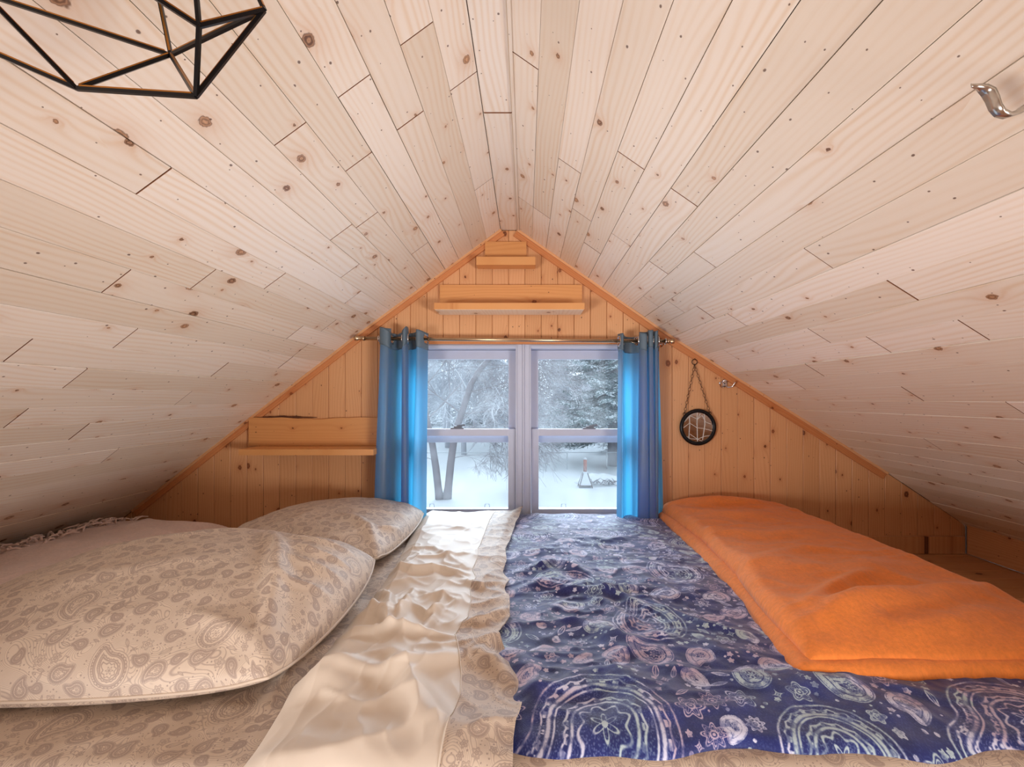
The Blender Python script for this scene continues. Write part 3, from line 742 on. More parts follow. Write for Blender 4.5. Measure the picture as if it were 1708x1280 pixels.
# beige sheet print: 0.62 m repeat
N2 = 1240
r2, ink, cov = layout(5, None, N2); U = N2/.62
for x_, y_, s_, a_, c_ in [(.12, .14, .062, .6, 1), (.42, .10, .055, 2.4, -1), (.28, .36, .060, 4.0, 1), (.54, .40, .052, 1.2, 1), (.10, .48, .050, 5.2, -1), (.36, .56, .052, 3.0, -1)]:
    stamp(ink, cov, x_*U, y_*U, s_*U, a_, m_tear, c_, 2.0)
for i in range(4000):
    x_, y_ = r2.random()*N2, r2.random()*N2
    if i < 260: s_, fn, a3 = r2.uniform(.016, .028)*U, m_tear, r2.choice((-1, 1))
    elif i < 900: s_, fn, a3 = r2.uniform(.010, .022)*U, m_flower, r2.choice((5, 6))
    elif i < 1700: s_, fn, a3 = r2.uniform(.008, .016)*U, m_leaf, 0
    else: s_, fn, a3 = r2.uniform(.003, .005)*U, m_dot, 0
    rad = int(s_*.7); st_p = max(2, rad//4)
    iy, ix = (int(y_)+np.arange(-rad, rad+1, st_p)) % N2, (int(x_)+np.arange(-rad, rad+1, st_p)) % N2
    if cov[np.ix_(iy, ix)].max() > .5: continue
    stamp(ink, cov, x_, y_, s_, r2.random()*6.28, fn, a3, 1.6)
gy, gx = np.mgrid[0:N2, 0:N2]/N2
per = lambda f: np.sin(2*np.pi*(f))
sw = per(2*gx+.35*per(3*gy+.2)+.2*per(gx+2*gy))+per(3*gy+.4*per(2*gx)+.15*per(4*gx-gy))
swirl = np.clip(1.25-np.abs(np.sin(sw*17))*2.4, 0, 1)*(1-cov)
ink = np.clip(np.maximum(ink*.95, swirl*.75), 0, 1)[..., None]
ground = np.array([.86, .79, .72])+.02*(fbm(gx*60, gy*60, 3, 2)[..., None]-.5)
IMG_BEIGE = to_image('beige_paisley', ground*(1-ink*.55)+np.array([.52, .44, .42])*ink*.55)
def fabric(name, img=None, scale=1.0, col=None, rough=.6, sheen=.25, weave=900, bumpst=.25, bdist=.0004, fuzz=0.0, var=.05):
    t = NT(name); uv = t.coord('UV')
    if img:
        n = t.new('ShaderNodeTexImage', image=img, extension='REPEAT')
        v = t.new('ShaderNodeVectorMath', operation='SCALE'); t.set(v.inputs[0], uv); v.inputs['Scale'].default_value = 1/scale
        t.t.links.new(v.outputs[0], n.inputs[0]); c = n.outputs[0]
    else:
        nn = t.noise(uv, 26, 4, .6); c = t.mix(1.0, col, t.comb(*[t.mapr(nn, .3, .7, 1-var, 1+var)]*3), 'MULTIPLY')
    h = t.noise(uv, weave, 2, .6)
    if fuzz:
        h2 = t.noise(uv, 120, 4, .7); h = t.math('ADD', h, t.math('MULTIPLY', h2, 1.5))
        c = t.mix(1.0, c, t.comb(*[t.mapr(h2, .3, .7, 1-fuzz, 1+fuzz*.5)]*3), 'MULTIPLY')
    t.p(Base_Color=c, Roughness=rough, Sheen_Weight=sheen, Sheen_Roughness=.4); t.bump(h, bumpst, bdist); return t.m
M_BEIGE = fabric('beige_paisley_cotton', IMG_BEIGE, .48, rough=.55, sheen=.15)
M_NAVY = fabric('navy_paisley_plush', IMG_NAVY, 1.30, rough=.6, sheen=.6, weave=500, bumpst=.4, bdist=.0012)
M_SATIN = fabric('ivory_satin', None, col=rgb(232, 220, 206), rough=.48, sheen=.1, bumpst=.05, var=.01)
M_ORANGE = fabric('orange_fleece', None, col=rgb(246, 140, 58), rough=.85, sheen=.35, weave=420, bumpst=.5, bdist=.0016, fuzz=.16, var=.07)
M_PINK = fabric('pink_woven_throw', None, col=rgb(248, 224, 216), rough=.85, sheen=.4, weave=300, bumpst=.6, bdist=.0018, fuzz=.14)
M_CORE = plain('mattress_ticking', rgb(225, 218, 205), .8)

# ------------------------------------------------------------------ BED
BX0, BX1, BY0, BY1 = -1.04, 1.03, .655, 2.065
bed = empty('mattress', (0, 1.4, 0), label='low mattress in a beige paisley fitted sheet on the loft floor', cat='mattress')
c = MB(); c.box((BX0+.012, BY0+.012-1.4, .004), (BX1-.012, BY1-.012-1.4, BEDZ-.012), .03); c.obj('mattress_core', M_CORE, bed)
def drape(nu, nv, x0, x1, y0, y1, z, r, drop0=0.0, drop1=0.0, dropx=0.0):
    """cloth lying on the bed: flat from y0 to y1 at height z, hanging down drop0 over the near edge; returns X, Y, Z and arc v"""
    tot0 = drop0+r*math.pi/2 if drop0 else 0
    v = np.linspace(-tot0, y1-(y0+r if drop0 else y0), nv)[:, None]; u = np.linspace(0, 1, nu)[None, :]
    if drop0:
        a = np.clip((v+r*math.pi/2)/r, 0, math.pi/2)
        Y = np.where(v >= 0, y0+r+v, np.where(v > -r*math.pi/2, y0+r-r*np.cos(a), y0))
        Z = np.where(v >= 0, z, np.where(v > -r*math.pi/2, z-r+r*np.sin(a), z-r+(v+r*math.pi/2)))
    else: Y = y0+v; Z = np.full_like(v, z)
    X = x0+(x1-x0)*u
    X, Y, Z, v = [q+np.zeros((nv, nu)) for q in (X, Y, Z, v)]
    return X, Y, Z, v
# fitted sheet
X, Y, Z, v = drape(220, 200, BX0, BX1, BY0, BY1, BEDZ, .035, .10)
topm = sstep(-.02, .05, v)
wr = .010*(ridge(X*5+Y*2, Y*6-X*3, 21)-.4)+.004*(fbm(X*16, Y*16, 22)-.5)
wr = wr+crease(X, Y, BP((420, 1140), (480, 1105), (560, 1030), (600, 1000)), .020, .014)+crease(X, Y, BP((440, 1180), (500, 1110), (575, 1060)), .014, .012)
Z = Z+wr*topm*sstep(-1.02, -.9, X); ed = sstep(0, .05, X-BX0)*sstep(0, .05, BX1-X)
Z = Z-(1-ed)*.03
grid('fitted_sheet', X, Y-1.4, Z, M_BEIGE, bed, uv=(X+.1, v))
# shared lumpiness of the covers
def lumps(X, Y): return .016*(fbm(X*3.2, Y*3.2, 31, 3)-.5)
# navy duvet
X, Y, Z, v = drape(330, 330, -.30, 1.075, .700, 2.075, BEDZ+.010, .022, .002)
wx, wy = X+.06*(fbm(X*4, Y*4, 40)-.5), Y+.06*(fbm(X*4+9, Y*4, 41)-.5)
left = sstep(.62, .05, X)
w_ = .017*(ridge(wx*3.2, wy*8.0, 42, 3)-.35)*(.45+.75*left)+.010*(ridge(wx*9+wy*5, wy*9-wx*4, 43, 2)-.4)*(.4+.6*left)+.004*(fbm(X*40, Y*40, 44, 2)-.5)
for pts, ww, hh in (([(845, 968), (930, 950), (1010, 985)], .020, .020), ([(840, 1000), (900, 985), (1000, 1005), (1080, 990)], .018, .018), ([(880, 930), (960, 915), (1060, 925)], .02, .014),
                    ([(960, 900), (1010, 912), (1075, 900)], .02, .012), ([(835, 1090), (880, 1140), (900, 1200)], .024, .018), ([(1000, 1010), (1060, 1060), (1120, 1090)], .018, .012),
                    ([(1090, 1020), (1180, 1060), (1240, 1075)], .016, .012), ([(1010, 1000), (1090, 1030), (1150, 1060)], .014, .010), ([(930, 1040), (1040, 1090), (1120, 1080)], .02, .012),
                    ([(880, 1180), (1000, 1150), (1100, 1160)], .03, .012), ([(1200, 1150), (1300, 1160), (1450, 1150)], .03, .010)):
    w_ = w_+crease(X, Y, BP(*pts), ww, hh)
under = sstep(.08, -.06, X)
w_ = w_*(1-.55*under)*(1-.5*sstep(1.3, 1.8, Y))
topm = sstep(-.04, .05, v)
Z = Z+(w_+lumps(X, Y)+.010)*topm-under*.006
Y = Y-(1-sstep(-.03, .02, v))*(.010*np.sin(X*14)+.006*np.sin(X*33+1)+.008)
foot = sstep(BX1-.02, BX1+.05, X); Z = Z-foot*foot*.12
duv = grid('duvet', X, Y, Z, M_NAVY, uv=(X+.57, v+.53), thick=.006, label='navy paisley duvet spread over the bed from folded sheet to foot', cat='duvet')
def duvet_z(x, y):
    i = np.argmin((X-x)**2+(Y-y)**2); return float(Z.ravel()[i])
DX, DY, DZ = X, Y, Z
# flat sheet folded back over the duvet: ivory satin reverse and a paisley border
nu, nv = 240, 330
t_ = np.linspace(0, 1, nv)[:, None]; u_ = np.linspace(0, 1, nu)[None, :]
r = .04; yA = BY0-.016; drop = .08
varc = -(r*math.pi/2+drop)+t_*(r*math.pi/2+drop+2.078-yA-r)
a = np.clip((varc+r*math.pi/2)/r, 0, math.pi/2)
Y = np.where(varc >= 0, yA+r+varc, np.where(varc > -r*math.pi/2, yA+r-r*np.cos(a), yA)); Zb = np.where(varc >= 0, 0, np.where(varc > -r*math.pi/2, -r+r*np.sin(a), -r+varc+r*math.pi/2))
xl_ = np.interp(Y, [.7, .84, 1.0, 1.2, 1.45, 1.75, 2.08], [-.392, -.405, -.40, -.392, -.395, -.425, -.452])
xr_ = np.interp(Y, [.70, .76, .80, .86, .93, 1.0, 1.08, 1.17, 1.24, 1.31, 1.37, 1.45, 1.55, 1.7, 1.9, 2.08], [-.018, -.010, -.004, -.012, -.034, -.060, -.036, -.040, -.055, -.044, -.066, -.058, -.066, -.052, -.040, -.012])
seam = .735 + 0*Y
Xs = xl_+(xr_-xl_)*(u_+0*t_); Y = Y+0*u_; Zb = Zb+0*u_; va = varc+0*u_
wx, wy = Xs+.05*(fbm(Xs*5, Y*5, 50)-.5), Y+.05*(fbm(Xs*5+9, Y*5, 51)-.5)
w_ = .026*(ridge(wx*4.0+wy*1.5, wy*4.6-wx*1.5, 52, 2)-.4)+.010*(ridge(wx*11-wy*4, wy*9+wx*6, 53, 2)-.4)
for pts, ww, hh in (([(560, 1072), (620, 1078), (680, 1083), (770, 1090)], .016, .024), ([(612, 975), (650, 1020), (648, 1078)], .012, .018), ([(640, 960), (690, 972), (735, 968), (776, 975)], .014, .022),
                    ([(690, 1030), (712, 1050), (760, 1020)], .010, .014), ([(520, 1140), (634, 1152), (705, 1138), (774, 1118)], .020, .018), ([(665, 1145), (690, 1195), (722, 1250)], .026, .014),
                    ([(455, 1170), (550, 1165), (602, 1182)], .030, .016), ([(640, 930), (725, 928), (778, 965)], .014, .016), ([(668, 900), (740, 890), (790, 900)], .02, .014),
                    ([(600, 1020), (640, 1050), (650, 1082)], .010, .014), ([(690, 1000), (668, 1050), (655, 1080)], .010, .014), ([(745, 1000), (720, 1060), (700, 1084)], .010, .012),
                    ([(772, 985), (800, 1000), (838, 990)], .012, .014), ([(775, 1060), (810, 1055), (842, 1040)], .012, .016), ([(790, 1110), (830, 1130), (862, 1165)], .02, .02), ([(690, 950), (730, 945), (772, 940)], .012, .014)):
    w_ = w_+crease(Xs, Y, BP(*pts), ww, hh)
w_ = w_*(1-.55*sstep(1.25, 1.7, Y))
topm = sstep(-.05, .04, va)
edge = np.minimum(u_*9, 1)+0*t_
curl = sstep(.90, 1.0, u_)+0*t_
base = BEDZ+.030+lumps(Xs, Y)
Z = base+Zb+(w_*topm)*(.25+.75*edge)-(1-edge)*.024-curl*.006+(1-topm)*.0
Z = Z+.022*sstep(1.96, 2.06, Y)*sstep(.88, 1.0, u_)
Y = Y-(1-topm)*(.012+.008*np.sin(Xs*30))
iu = int(nu*.735)
sheet = empty('flat_sheet', (-.22, 1.4, BEDZ), label='folded-back flat sheet, ivory satin side up with a paisley border', cat='sheet')
for nm, sl, mt in (('satin_panel', slice(0, iu+1), M_SATIN), ('paisley_border', slice(iu, None), M_BEIGE)):
    dz = .0
    grid(nm, Xs[:, sl]+.22, Y[:, sl]-1.4, Z[:, sl]-BEDZ+dz, mt, sheet, uv=(Xs[:, sl]*1.0+.3, va[:, sl]), thick=.0022)
st = MB()                              # stitched seam between the two cloths
st.tube([(Xs[j, iu]+.22, Y[j, iu]-1.4, Z[j, iu]-BEDZ+.0006) for j in range(0, nv, 2)], .0013, 5); st.obj('seam', M_SATIN, sheet, True)

# pillows
def pillow(cx, cy, a, b, H, z0, tilt, rotz, seed, label, bulge=.07, peak=(0, 0), creases=()):
    nu, nv = 130, 110
    u = np.linspace(-1, 1, nu)[None, :]+np.zeros((nv, 1)); v = np.linspace(-1, 1, nv)[:, None]+np.zeros((1, nu))
    us, vs = np.sign(u)*(1-(1-np.abs(u))**1.25), np.sign(v)*(1-(1-np.abs(v))**1.25)
    x = a*us*(1+bulge*(1-vs**2))/(1+.35*bulge); y = b*vs*(1+bulge*(1-us**2))/(1+.35*bulge)
    prof_ = np.clip((1-us**2)*(1-vs**2), 0, 1)
    lift = 1+.35*(us*peak[0]+vs*peak[1])
    hh = H*prof_**.40*lift
    ew = (1-prof_)**3
    wr = .016*(ridge(x*5+y*2+seed, y*5-x*3+seed, 60+seed, 2)-.4)*(.35+.9*ew)*np.clip(prof_*6, 0, 1)+.006*(fbm(x*14+seed, y*14, 61+seed)-.5)*np.clip(prof_*5, 0, 1)
    out = []
    M = Matrix.Translation((cx, cy, 0)) @ Matrix.Rotation(rotz, 4, 'Z')
    root = empty('pillow', (cx, cy, z0), label=label, cat='pillow', group='beige paisley pillows')
    c, s = math.cos(rotz), math.sin(rotz)
    allx = []; faces_x = []
    for side in (1, -1):
        zz = (hh+wr)*side if side > 0 else -hh*.35
        zc = z0+.024+zz+(.012*np.abs(us*vs)**6)+np.tan(tilt)*x
        gx, gy = c*x-s*y, s*x+c*y
        for pts, ww, h2 in (creases if side > 0 else ()):
            zc = zc+crease(gx+cx, gy+cy, pts, ww, h2)
        zc = np.maximum(zc, z0-.004) if side < 0 else zc
        allx.append((gx, gy, zc-z0))
    V = []; Fc = []; UV = []
    for k, (gx, gy, gz) in enumerate(allx):
        b0 = len(V); V += np.stack([gx.ravel(), gy.ravel(), gz.ravel()], 1).tolist()
        arc_u = np.cumsum(np.hypot(np.diff(x, axis=1, prepend=x[:, :1]), np.diff(gz, axis=1, prepend=gz[:, :1])), 1); arc_u -= arc_u[:, nu//2:nu//2+1]
        arc_v = np.cumsum(np.hypot(np.diff(y, axis=0, prepend=y[:1]), np.diff(gz, axis=0, prepend=gz[:1])), 0); arc_v -= arc_v[nv//2:nv//2+1]
        UV += np.stack([(arc_u+seed*.31).ravel(), (arc_v*(1 if k == 0 else -1)+seed*.17).ravel()], 1).tolist()
        i = np.arange(nv*nu).reshape(nv, nu)+b0
        q = np.stack([i[:-1, :-1].ravel(), i[:-1, 1:].ravel(), i[1:, 1:].ravel(), i[1:, :-1].ravel()], 1)
        Fc += (q if k == 0 else q[:, ::-1]).tolist()
    o = mesh_obj('pillowcase', V, Fc, M_BEIGE, root, True, uv=UV)
    gx, gy, gz = allx[0]
    path = [(gx[0, i], gy[0, i], gz[0, i]) for i in range(0, nu, 2)]+[(gx[j, -1], gy[j, -1], gz[j, -1]) for j in range(0, nv, 2)]+[(gx[-1, i], gy[-1, i], gz[-1, i]) for i in range(nu-1, -1, -2)]+[(gx[j, 0], gy[j, 0], gz[j, 0]) for j in range(nv-1, -1, -2)]
    pp = MB(); pp.tube(path, .0032, 5, False); pp.obj('seam', M_BEIGE, root, True)
    return root
pillow(-.80, 1.095, .375, .305, .150, BEDZ+.004, .02, .015, 1, 'near paisley pillow, plump and creased, at the head of the bed', .09, (-.1, .35),
       [([(-.455, .83), (-.490, .92), (-.530, 1.02), (-.585, 1.13), (-.66, 1.24)], .022, .026), ([(-.52, 1.00), (-.475, 1.01), (-.43, 1.03)], .012, .014), ([(-.545, 1.09), (-.49, 1.09), (-.43, 1.11)], .014, .016),
        ([(-.58, 1.17), (-.51, 1.16), (-.44, 1.18)], .013, .014), ([(-.62, 1.25), (-.53, 1.235), (-.45, 1.25)], .014, .012), ([(-.455, .83), (-.53, .86), (-.62, .88)], .016, .012),
        ([(-.95, .93), (-.80, .99), (-.66, 1.06)], .03, .010), ([(-1.0, 1.1), (-.85, 1.18), (-.72, 1.30)], .03, .010)])
pillow(-.715, 1.735, .285, .305, .100, BEDZ+.004, .0, -.02, 2, 'far paisley pillow lying nearest the window', .08, (.25, .25),
       [([(-.45, 1.46), (-.50, 1.54), (-.56, 1.60), (-.62, 1.64)], .022, .018), ([(-.50, 1.56), (-.455, 1.60), (-.43, 1.64)], .012, .010)])

# orange blanket folded in layers over the foot of the bed
bl = empty('blanket', (.8, 1.4, BEDZ+.02), label='bright orange fleece blanket folded over the foot of the duvet', cat='blanket')
def fold(name, xl_pts, xr_pts, y0, y1, zt, th, seed, rough, amp, extra=()):
    nu, nv = 170, 200; n_edge = 14
    # outline runs round the folded edges: lower lip, rounded edge, top
    V = np.linspace(y0, y1, nv)[:, None]; xl_ = np.interp(V, *zip(*xl_pts)); xr_ = np.interp(V, *zip(*xr_pts))
    u = np.linspace(0, 1, nu)[None, :]
    ed = np.minimum(np.minimum(u*(xr_-xl_), (1-u)*(xr_-xl_)), np.minimum(V-y0, y1-V))
    rx, ry = .035, (.13 if th > .032 else .03)
    ex = np.clip(np.minimum(u*(xr_-xl_), (1-u)*(xr_-xl_))/rx, 0, 1); ey = np.clip((V-y0)/ry, 0, 1); ey2 = np.clip((y1-V)/.04, 0, 1)
    q_ = lambda e: np.clip(1-(1-e)**2.2, 0, 1)**.6
    prof_ = q_(ex)*q_(ey)*q_(ey2)
    X = xl_+(xr_-xl_)*u; Y = V+0*u
    w = amp*(ridge(X*2.2+Y*1.2, Y*5-X*1.0, seed, 3)-.4)+amp*.5*(fbm(X*9, Y*9, seed+5)-.5)
    for pts, ww, hh in extra: w = w+crease(X, Y, pts, ww, hh)
    wob = .006*(fbm(Y*9, X*0+seed, seed+7)-.5)
    Z = zt-th+th*prof_+w*np.clip(ed/.04, 0, 1)
    X = X+wob; Y = Y+.016*(fbm(X*5, Y*0+seed, seed+9)-.5)*sstep(y0+.25, y0, Y)
    grid(name, X-.8, Y-1.4, Z-BEDZ-.02, M_ORANGE, bl, uv=(X, Y), thick=.004)
top = BEDZ+.068
fold('lower_layer', [(.86, .480), (1.2, .535), (1.6, .555), (2.07, .555)], [(.86, 1.06), (2.07, 1.10)], .845, 2.068, top-.026, .030, 70, 0, .006)
fold('upper_layer', [(.89, .515), (1.1, .532), (1.3, .568), (1.6, .590), (2.06, .575)], [(.86, 1.06), (1.1, 1.12), (1.5, 1.12), (2.06, 1.105)], .872, 2.062, top+.006, .034, 75, 0, .017,
     [([(.62, .96), (.72, 1.02), (.86, 1.03), (1.0, 1.06)], .04, .020), (BP((1345, 1072), (1372, 1045), (1409, 1021), (1450, 1010)), .020, .018), (BP((1350, 1098), (1430, 1068), (1520, 1052), (1620, 1042), (1706, 1012)), .030, .020), (BP((1250, 985), (1340, 960), (1450, 965)), .030, .010), (BP((1130, 880), (1200, 868), (1290, 872)), .05, .010), ([(.60, 1.9), (.80, 1.8), (1.0, 1.84)], .05, .014), ([(.62, 2.0), (.8, 2.02), (1.02, 2.0)], .06, .02),
      ([(.60, 1.62), (.8, 1.55), (.98, 1.60)], .04, .010), ([(.62, 1.30), (.8, 1.22), (1.05, 1.28)], .05, .012), ([(.70, .93), (.85, .95), (1.0, 1.0)], .03, .014)])

# pink fringed throw heaped under the eave at the head of the bed
th_ = empty('throw_blanket', (-1.45, 1.5, 0), label='pale pink fringed throw heaped under the left eave', cat='blanket')
nu, nv = 150, 150
u = np.linspace(0, 1, nu)[None, :]; v_ = np.linspace(0, 1, nv)[:, None]
X = -1.80+.62*u+.05*(fbm(v_*4, u*0+3, 80)-.5)+0*v_; Y = .80+1.22*v_+.04*(fbm(u*4, v_*0, 81)-.5)+0*u
ed = np.minimum(np.minimum(u, 1-u)*.62, np.minimum(v_, 1-v_)*1.22); pr = np.sqrt(np.clip(1-(1-np.clip(ed/.16, 0, 1))**2, 0, 1))
Z = .012+(.205-.02*v_)*pr*(.93+.14*fbm(X*3, Y*3, 82))+.016*(ridge(X*5, Y*6, 83, 2)-.4)*np.clip(ed/.05, 0, 1)
rz = np.vectorize(roof_z)(X)-.035
Z = np.minimum(Z, np.maximum(rz, .01))
grid('throw', X+1.45, Y-1.5, Z, M_PINK, th_, uv=(X, Y), thick=.006)
fr = MB(); r5 = random.Random(11)
crest = [j for j in range(6, nv-2)]
for k in range(260):
    j = r5.choice(crest); i = int(nu*r5.uniform(.20, .34)); 
    p0 = Vector((X[j, i], Y[j, i], Z[j, i]-.004)); p0.z = min(p0.z, roof_z(p0.x)-.03)
    d = Vector((r5.uniform(-.015, .045), r5.uniform(-.06, .04), r5.uniform(.006, .026)))
    pts = [p0, p0+d*.4+Vector((0, 0, .008)), p0+d*.8+Vector((r5.uniform(-.008, .008), 0, .004)), p0+d*1.1+Vector((r5.uniform(-.008, .008), 0, -.004))]
    for q in pts: q.z = min(q.z, roof_z(q.x)-.012)
    fr.tube([q-Vector((-1.45, 1.5, 0)) for q in pts], [.0042, .0038, .0032, .0018], 5)
fr.obj('fringe', M_PINK, th_, True, kind='stuff')

# ------------------------------------------------------------------ PENDANT CAGE LAMP AND CEILING HOOK
pen = empty('pendant_lamp', P(180, -120, .42), label='black geometric wire cage pendant lamp hanging in the upper left corner', cat='lamp')
nodes = {'A': P(332, 44, .372), 'B': P(441, 17, .40), 'C': P(285, 92, .455), 'D': P(327, 161, .385), 'E': P(128, 148, .40), 'G': P(322, -70, .37), 'H': P(170, -62, .36),
         'J': P(398, -78, .41), 'I': P(262, -20, .46), 'K': P(-60, -68+47, .44), 'M': P(-70, -55, .36), 'N': P(-110, 45, .40), 'T': P(150, -130, .42)}
bars = 'AB AD AG AH BC BD BJ CD CE CI CK DE EM EN GJ GH MN KM KN IJ IK HM GT JT HT MT IT KT'.split()
for b in bars:
    p, q = nodes[b[0]], nodes[b[1]]
    m = MB(); m.tube([p, q], .0021, 4); local(m, pen).obj('bar', M_BLACK, pen)
    m = MB(); sh = Vector((0, -.0004, .0018)); m.tube([p+(q-p)*.03+sh, q+(p-q)*.03+sh], .0014, 4); local(m, pen).obj('bar_gold_strip', M_GOLDEN, pen)  # golden strip along the upper side of each bar
T_ = nodes['T']; zc_ = roof_z(T_.x)
m = MB(); m.tube([T_, (T_.x, T_.y, zc_-.002)], .0028, 8); local(m, pen).obj('cord', M_BLACK, pen)
m = MB(); m.tube([T_+Vector((0, 0, -.03)), T_], .012, 12); local(m, pen).obj('socket', M_BLACK, pen)

hp = [(1706+26, 168), (1716, 178), (1706, 185), (1694, 192.5), (1680, 196), (1668, 192), (1660, 182), (1655, 168), (1649, 157), (1640, 150.5), (1631, 147.5), (1621, 146.5)]
hr = [.0052, .0052, .005, .0048, .0050, .0056, .0062, .0068, .0070, .0055, .003, .0012]
YH = .49
hook = empty('ceiling_hook', P(1732, 168, YH), label='curved polished steel hook below the right slope', cat='hook')
m = MB(); pts = [P(a, b, YH+.004*math.sin(i*.9)) for i, (a, b) in enumerate(hp)]
vs = []; fs = []
for i, p in enumerate(pts):            # a flat strip with depth
    t = (pts[min(i+1, len(pts)-1)]-pts[max(i-1, 0)]).normalized(); nn = Vector((t.z, 0, -t.x)); w = hr[i]
    up_ = nn if nn.z > 0 else -nn
    vs += [p-up_*.0012+Vector((0, -w, 0)), p+up_*.0012+Vector((0, -w, .002)), p+up_*.0012+Vector((.0, w, .004)), p-up_*.0012+Vector((0, w, .002))]
for i in range(len(pts)-1):
    for k in range(4): fs.append((4*i+k, 4*i+(k+1) % 4, 4*i+4+(k+1) % 4, 4*i+4+k))
fs += [(3, 2, 1, 0), tuple(4*(len(pts)-1)+k for k in range(4))]
m.add(vs, fs); local(m, hook).obj('hook_strip', M_STEEL, hook, True)
m = MB(); q = pts[0]; m.tube([q, Vector((q.x+.02, q.y, min(q.z+.02, roof_z(q.x+.02)-.006))), Vector((q.x+.03, q.y, roof_z(q.x+.03)-.003))], .003, 8); local(m, hook).obj('screw_shank', M_STEEL, hook, True)

# ------------------------------------------------------------------ OUTSIDE: snowy yard
GZ = CZ-3.5
def snowy(name, col, thr=.35, soft=.3, rough=.85, amount=1.0, nscale=6):
    t = NT(name); g = t.new('ShaderNodeNewGeometry'); z = t.sep(g.outputs['Normal'])[2]
    n = t.noise(t.coord(), nscale, 3)
    f = t.math('MULTIPLY', t.mapr(t.math('ADD', z, t.math('MULTIPLY', t.math('SUBTRACT', n, .5), .9)), thr, thr+soft), amount)
    c = t.mix(t.noise(t.coord(), nscale*6, 3), col, tuple(min(1, q*1.6) for q in col[:3])+(1,))
    t.p(Base_Color=t.mix(f, c, (.46, .50, .54, 1)), Roughness=rough); return t.m
M_SNOW = plain('snow', (.34, .37, .395, 1), .8, 0, .03, 1.5)
M_TRUNK = snowy('snow_dusted_bark', (.11, .10, .11, 1), .35, .4)
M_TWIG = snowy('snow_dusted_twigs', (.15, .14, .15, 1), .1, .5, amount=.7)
M_FARHAZE = snowy('snowy_hazed_twigs', (.28, .29, .32, 1), .0, .6, amount=.6)  # distance haze put into the colour as a paler bark tone
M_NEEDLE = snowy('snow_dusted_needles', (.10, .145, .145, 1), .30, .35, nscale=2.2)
M_FIRHAZE = snowy('snowy_hazed_fir', (.22, .26, .29, 1), .3, .5, nscale=1.2)  # needle colour paled to stand for haze over distance
gx, gy = np.meshgrid(np.linspace(-60, 60, 120), np.concatenate([np.linspace(4, 40, 90), np.linspace(42, 130, 40)]))
def gh(x, y): return GZ+.25*(fbm(x*.25, y*.25, 90)-.5)+.2*np.exp(-((x+2.9)**2+(y-16.2)**2)/2.5)+sstep(24, 70, y)*1.4
gz = gh(gx, gy)
grid('ground', gx, gy, gz, M_SNOW, kind='structure')
def ghf(x, y): return float(gh(np.array([float(x)]), np.array([float(y)]))[0])
def gpt(px, py):                       # photo point on the snow
    y = (CZ-GZ)*F/(py-VY)
    for _ in range(6): y = (CZ-ghf((px-VX)/F*y, y))*F/(py-VY)
    x = (px-VX)/F*y; return Vector((x, y, ghf(x, y)))
def branchy(mb, p, d, L, r, depth, rr, droop=-.05, spread=.75, nseg=4, kids=(3, 4), minr=.006):
    pts = [p.copy()]; q = p.copy(); dd = d.normalized()
    for i in range(nseg):
        dd = (dd+Vector((rr.uniform(-.16, .16), rr.uniform(-.16, .16), rr.uniform(-.12, .12)+droop))).normalized(); q = q+dd*L/nseg; pts.append(q.copy())
    rs = [max(minr, r*(1-.55*i/nseg)) for i in range(nseg+1)]
    mb.tube(pts, rs, 5 if r > .05 else 3, False)
    if depth <= 0: return
    for k in range(rr.randint(*kids)+1):
        f = rr.uniform(.3, 1.0); i = min(int(f*nseg), nseg-1); b = pts[i].lerp(pts[i+1], f*nseg-i)
        ax = Vector((rr.gauss(0, 1), rr.gauss(0, 1), rr.gauss(0, .8))).normalized(); nd = (dd+ax*spread).normalized()
        branchy(mb, b, nd, L*rr.uniform(.55, .78), r*(1-.5*f)*rr.uniform(.42, .62), depth-1, rr, droop, spread, nseg, kids, minr)
# the forked maple near the left sash
ta = gpt(741, 832)
ft = empty('forked_tree', ta, label='bare forked tree with two snow-dusted trunks in the yard', cat='tree')
px2 = lambda a, b, y: P(a, b, y)-ta
m = MB(); Yt = ta.y; rr = random.Random(4)
m.tube([px2(734, 836, Yt), px2(731, 815, Yt), px2(727, 780, Yt), px2(721, 740, Yt), px2(712, 700, Yt), px2(702, 650, Yt), px2(694, 600, Yt)], [.16, .125, .12, .11, .10, .08, .06], 10)
m.tube([px2(745, 836, Yt), px2(748, 812, Yt), px2(752, 772, Yt), px2(757, 735, Yt), px2(765, 705, Yt), px2(774, 678, Yt), px2(786, 640, Yt), px2(800, 617, Yt), px2(815, 600, Yt), px2(834, 572, Yt)], [.17, .13, .125, .12, .115, .11, .105, .10, .09, .08], 10)
m.obj('trunk', M_TRUNK, ft, True)
m = MB()
for (a, b, dx, dy, dz, L, r) in ((757, 735, 1, -.2, .25, 3.2, .07), (770, 690, 1, .3, .2, 3.4, .07), (781, 655, 1, -.3, .35, 3.2, .06), (798, 622, 1, .1, .3, 3, .06), (770, 690, -.8, -.2, .7, 3, .08), (757, 735, .8, .6, .05, 3, .06),
                                 (781, 655, -.5, .4, .8, 3, .07), (721, 740, -.8, 0, .5, 2.4, .07), (712, 700, .8, -.3, .7, 3, .08), (702, 650, .7, .2, .7, 3, .07), (721, 740, .7, .4, .6, 3.0, .06), (815, 600, 1, 0, .2, 3, .06),
                                 (763, 712, .9, -.4, -.1, 3.4, .05), (753, 765, .9, -.2, .25, 1.8, .03), (725, 768, -.9, -.2, .3, 1.6, .03), (808, 609, 1, .3, .0, 2.6, .05), (694, 600, .7, .2, .5, 3, .06)):
    branchy(m, px2(a, b, Yt), Vector((dx, dy, dz)), L*.62, r*.5, 4, rr, -.03, .7, 4, (3, 4), .0045)
m.obj('branches', M_TWIG, ft)
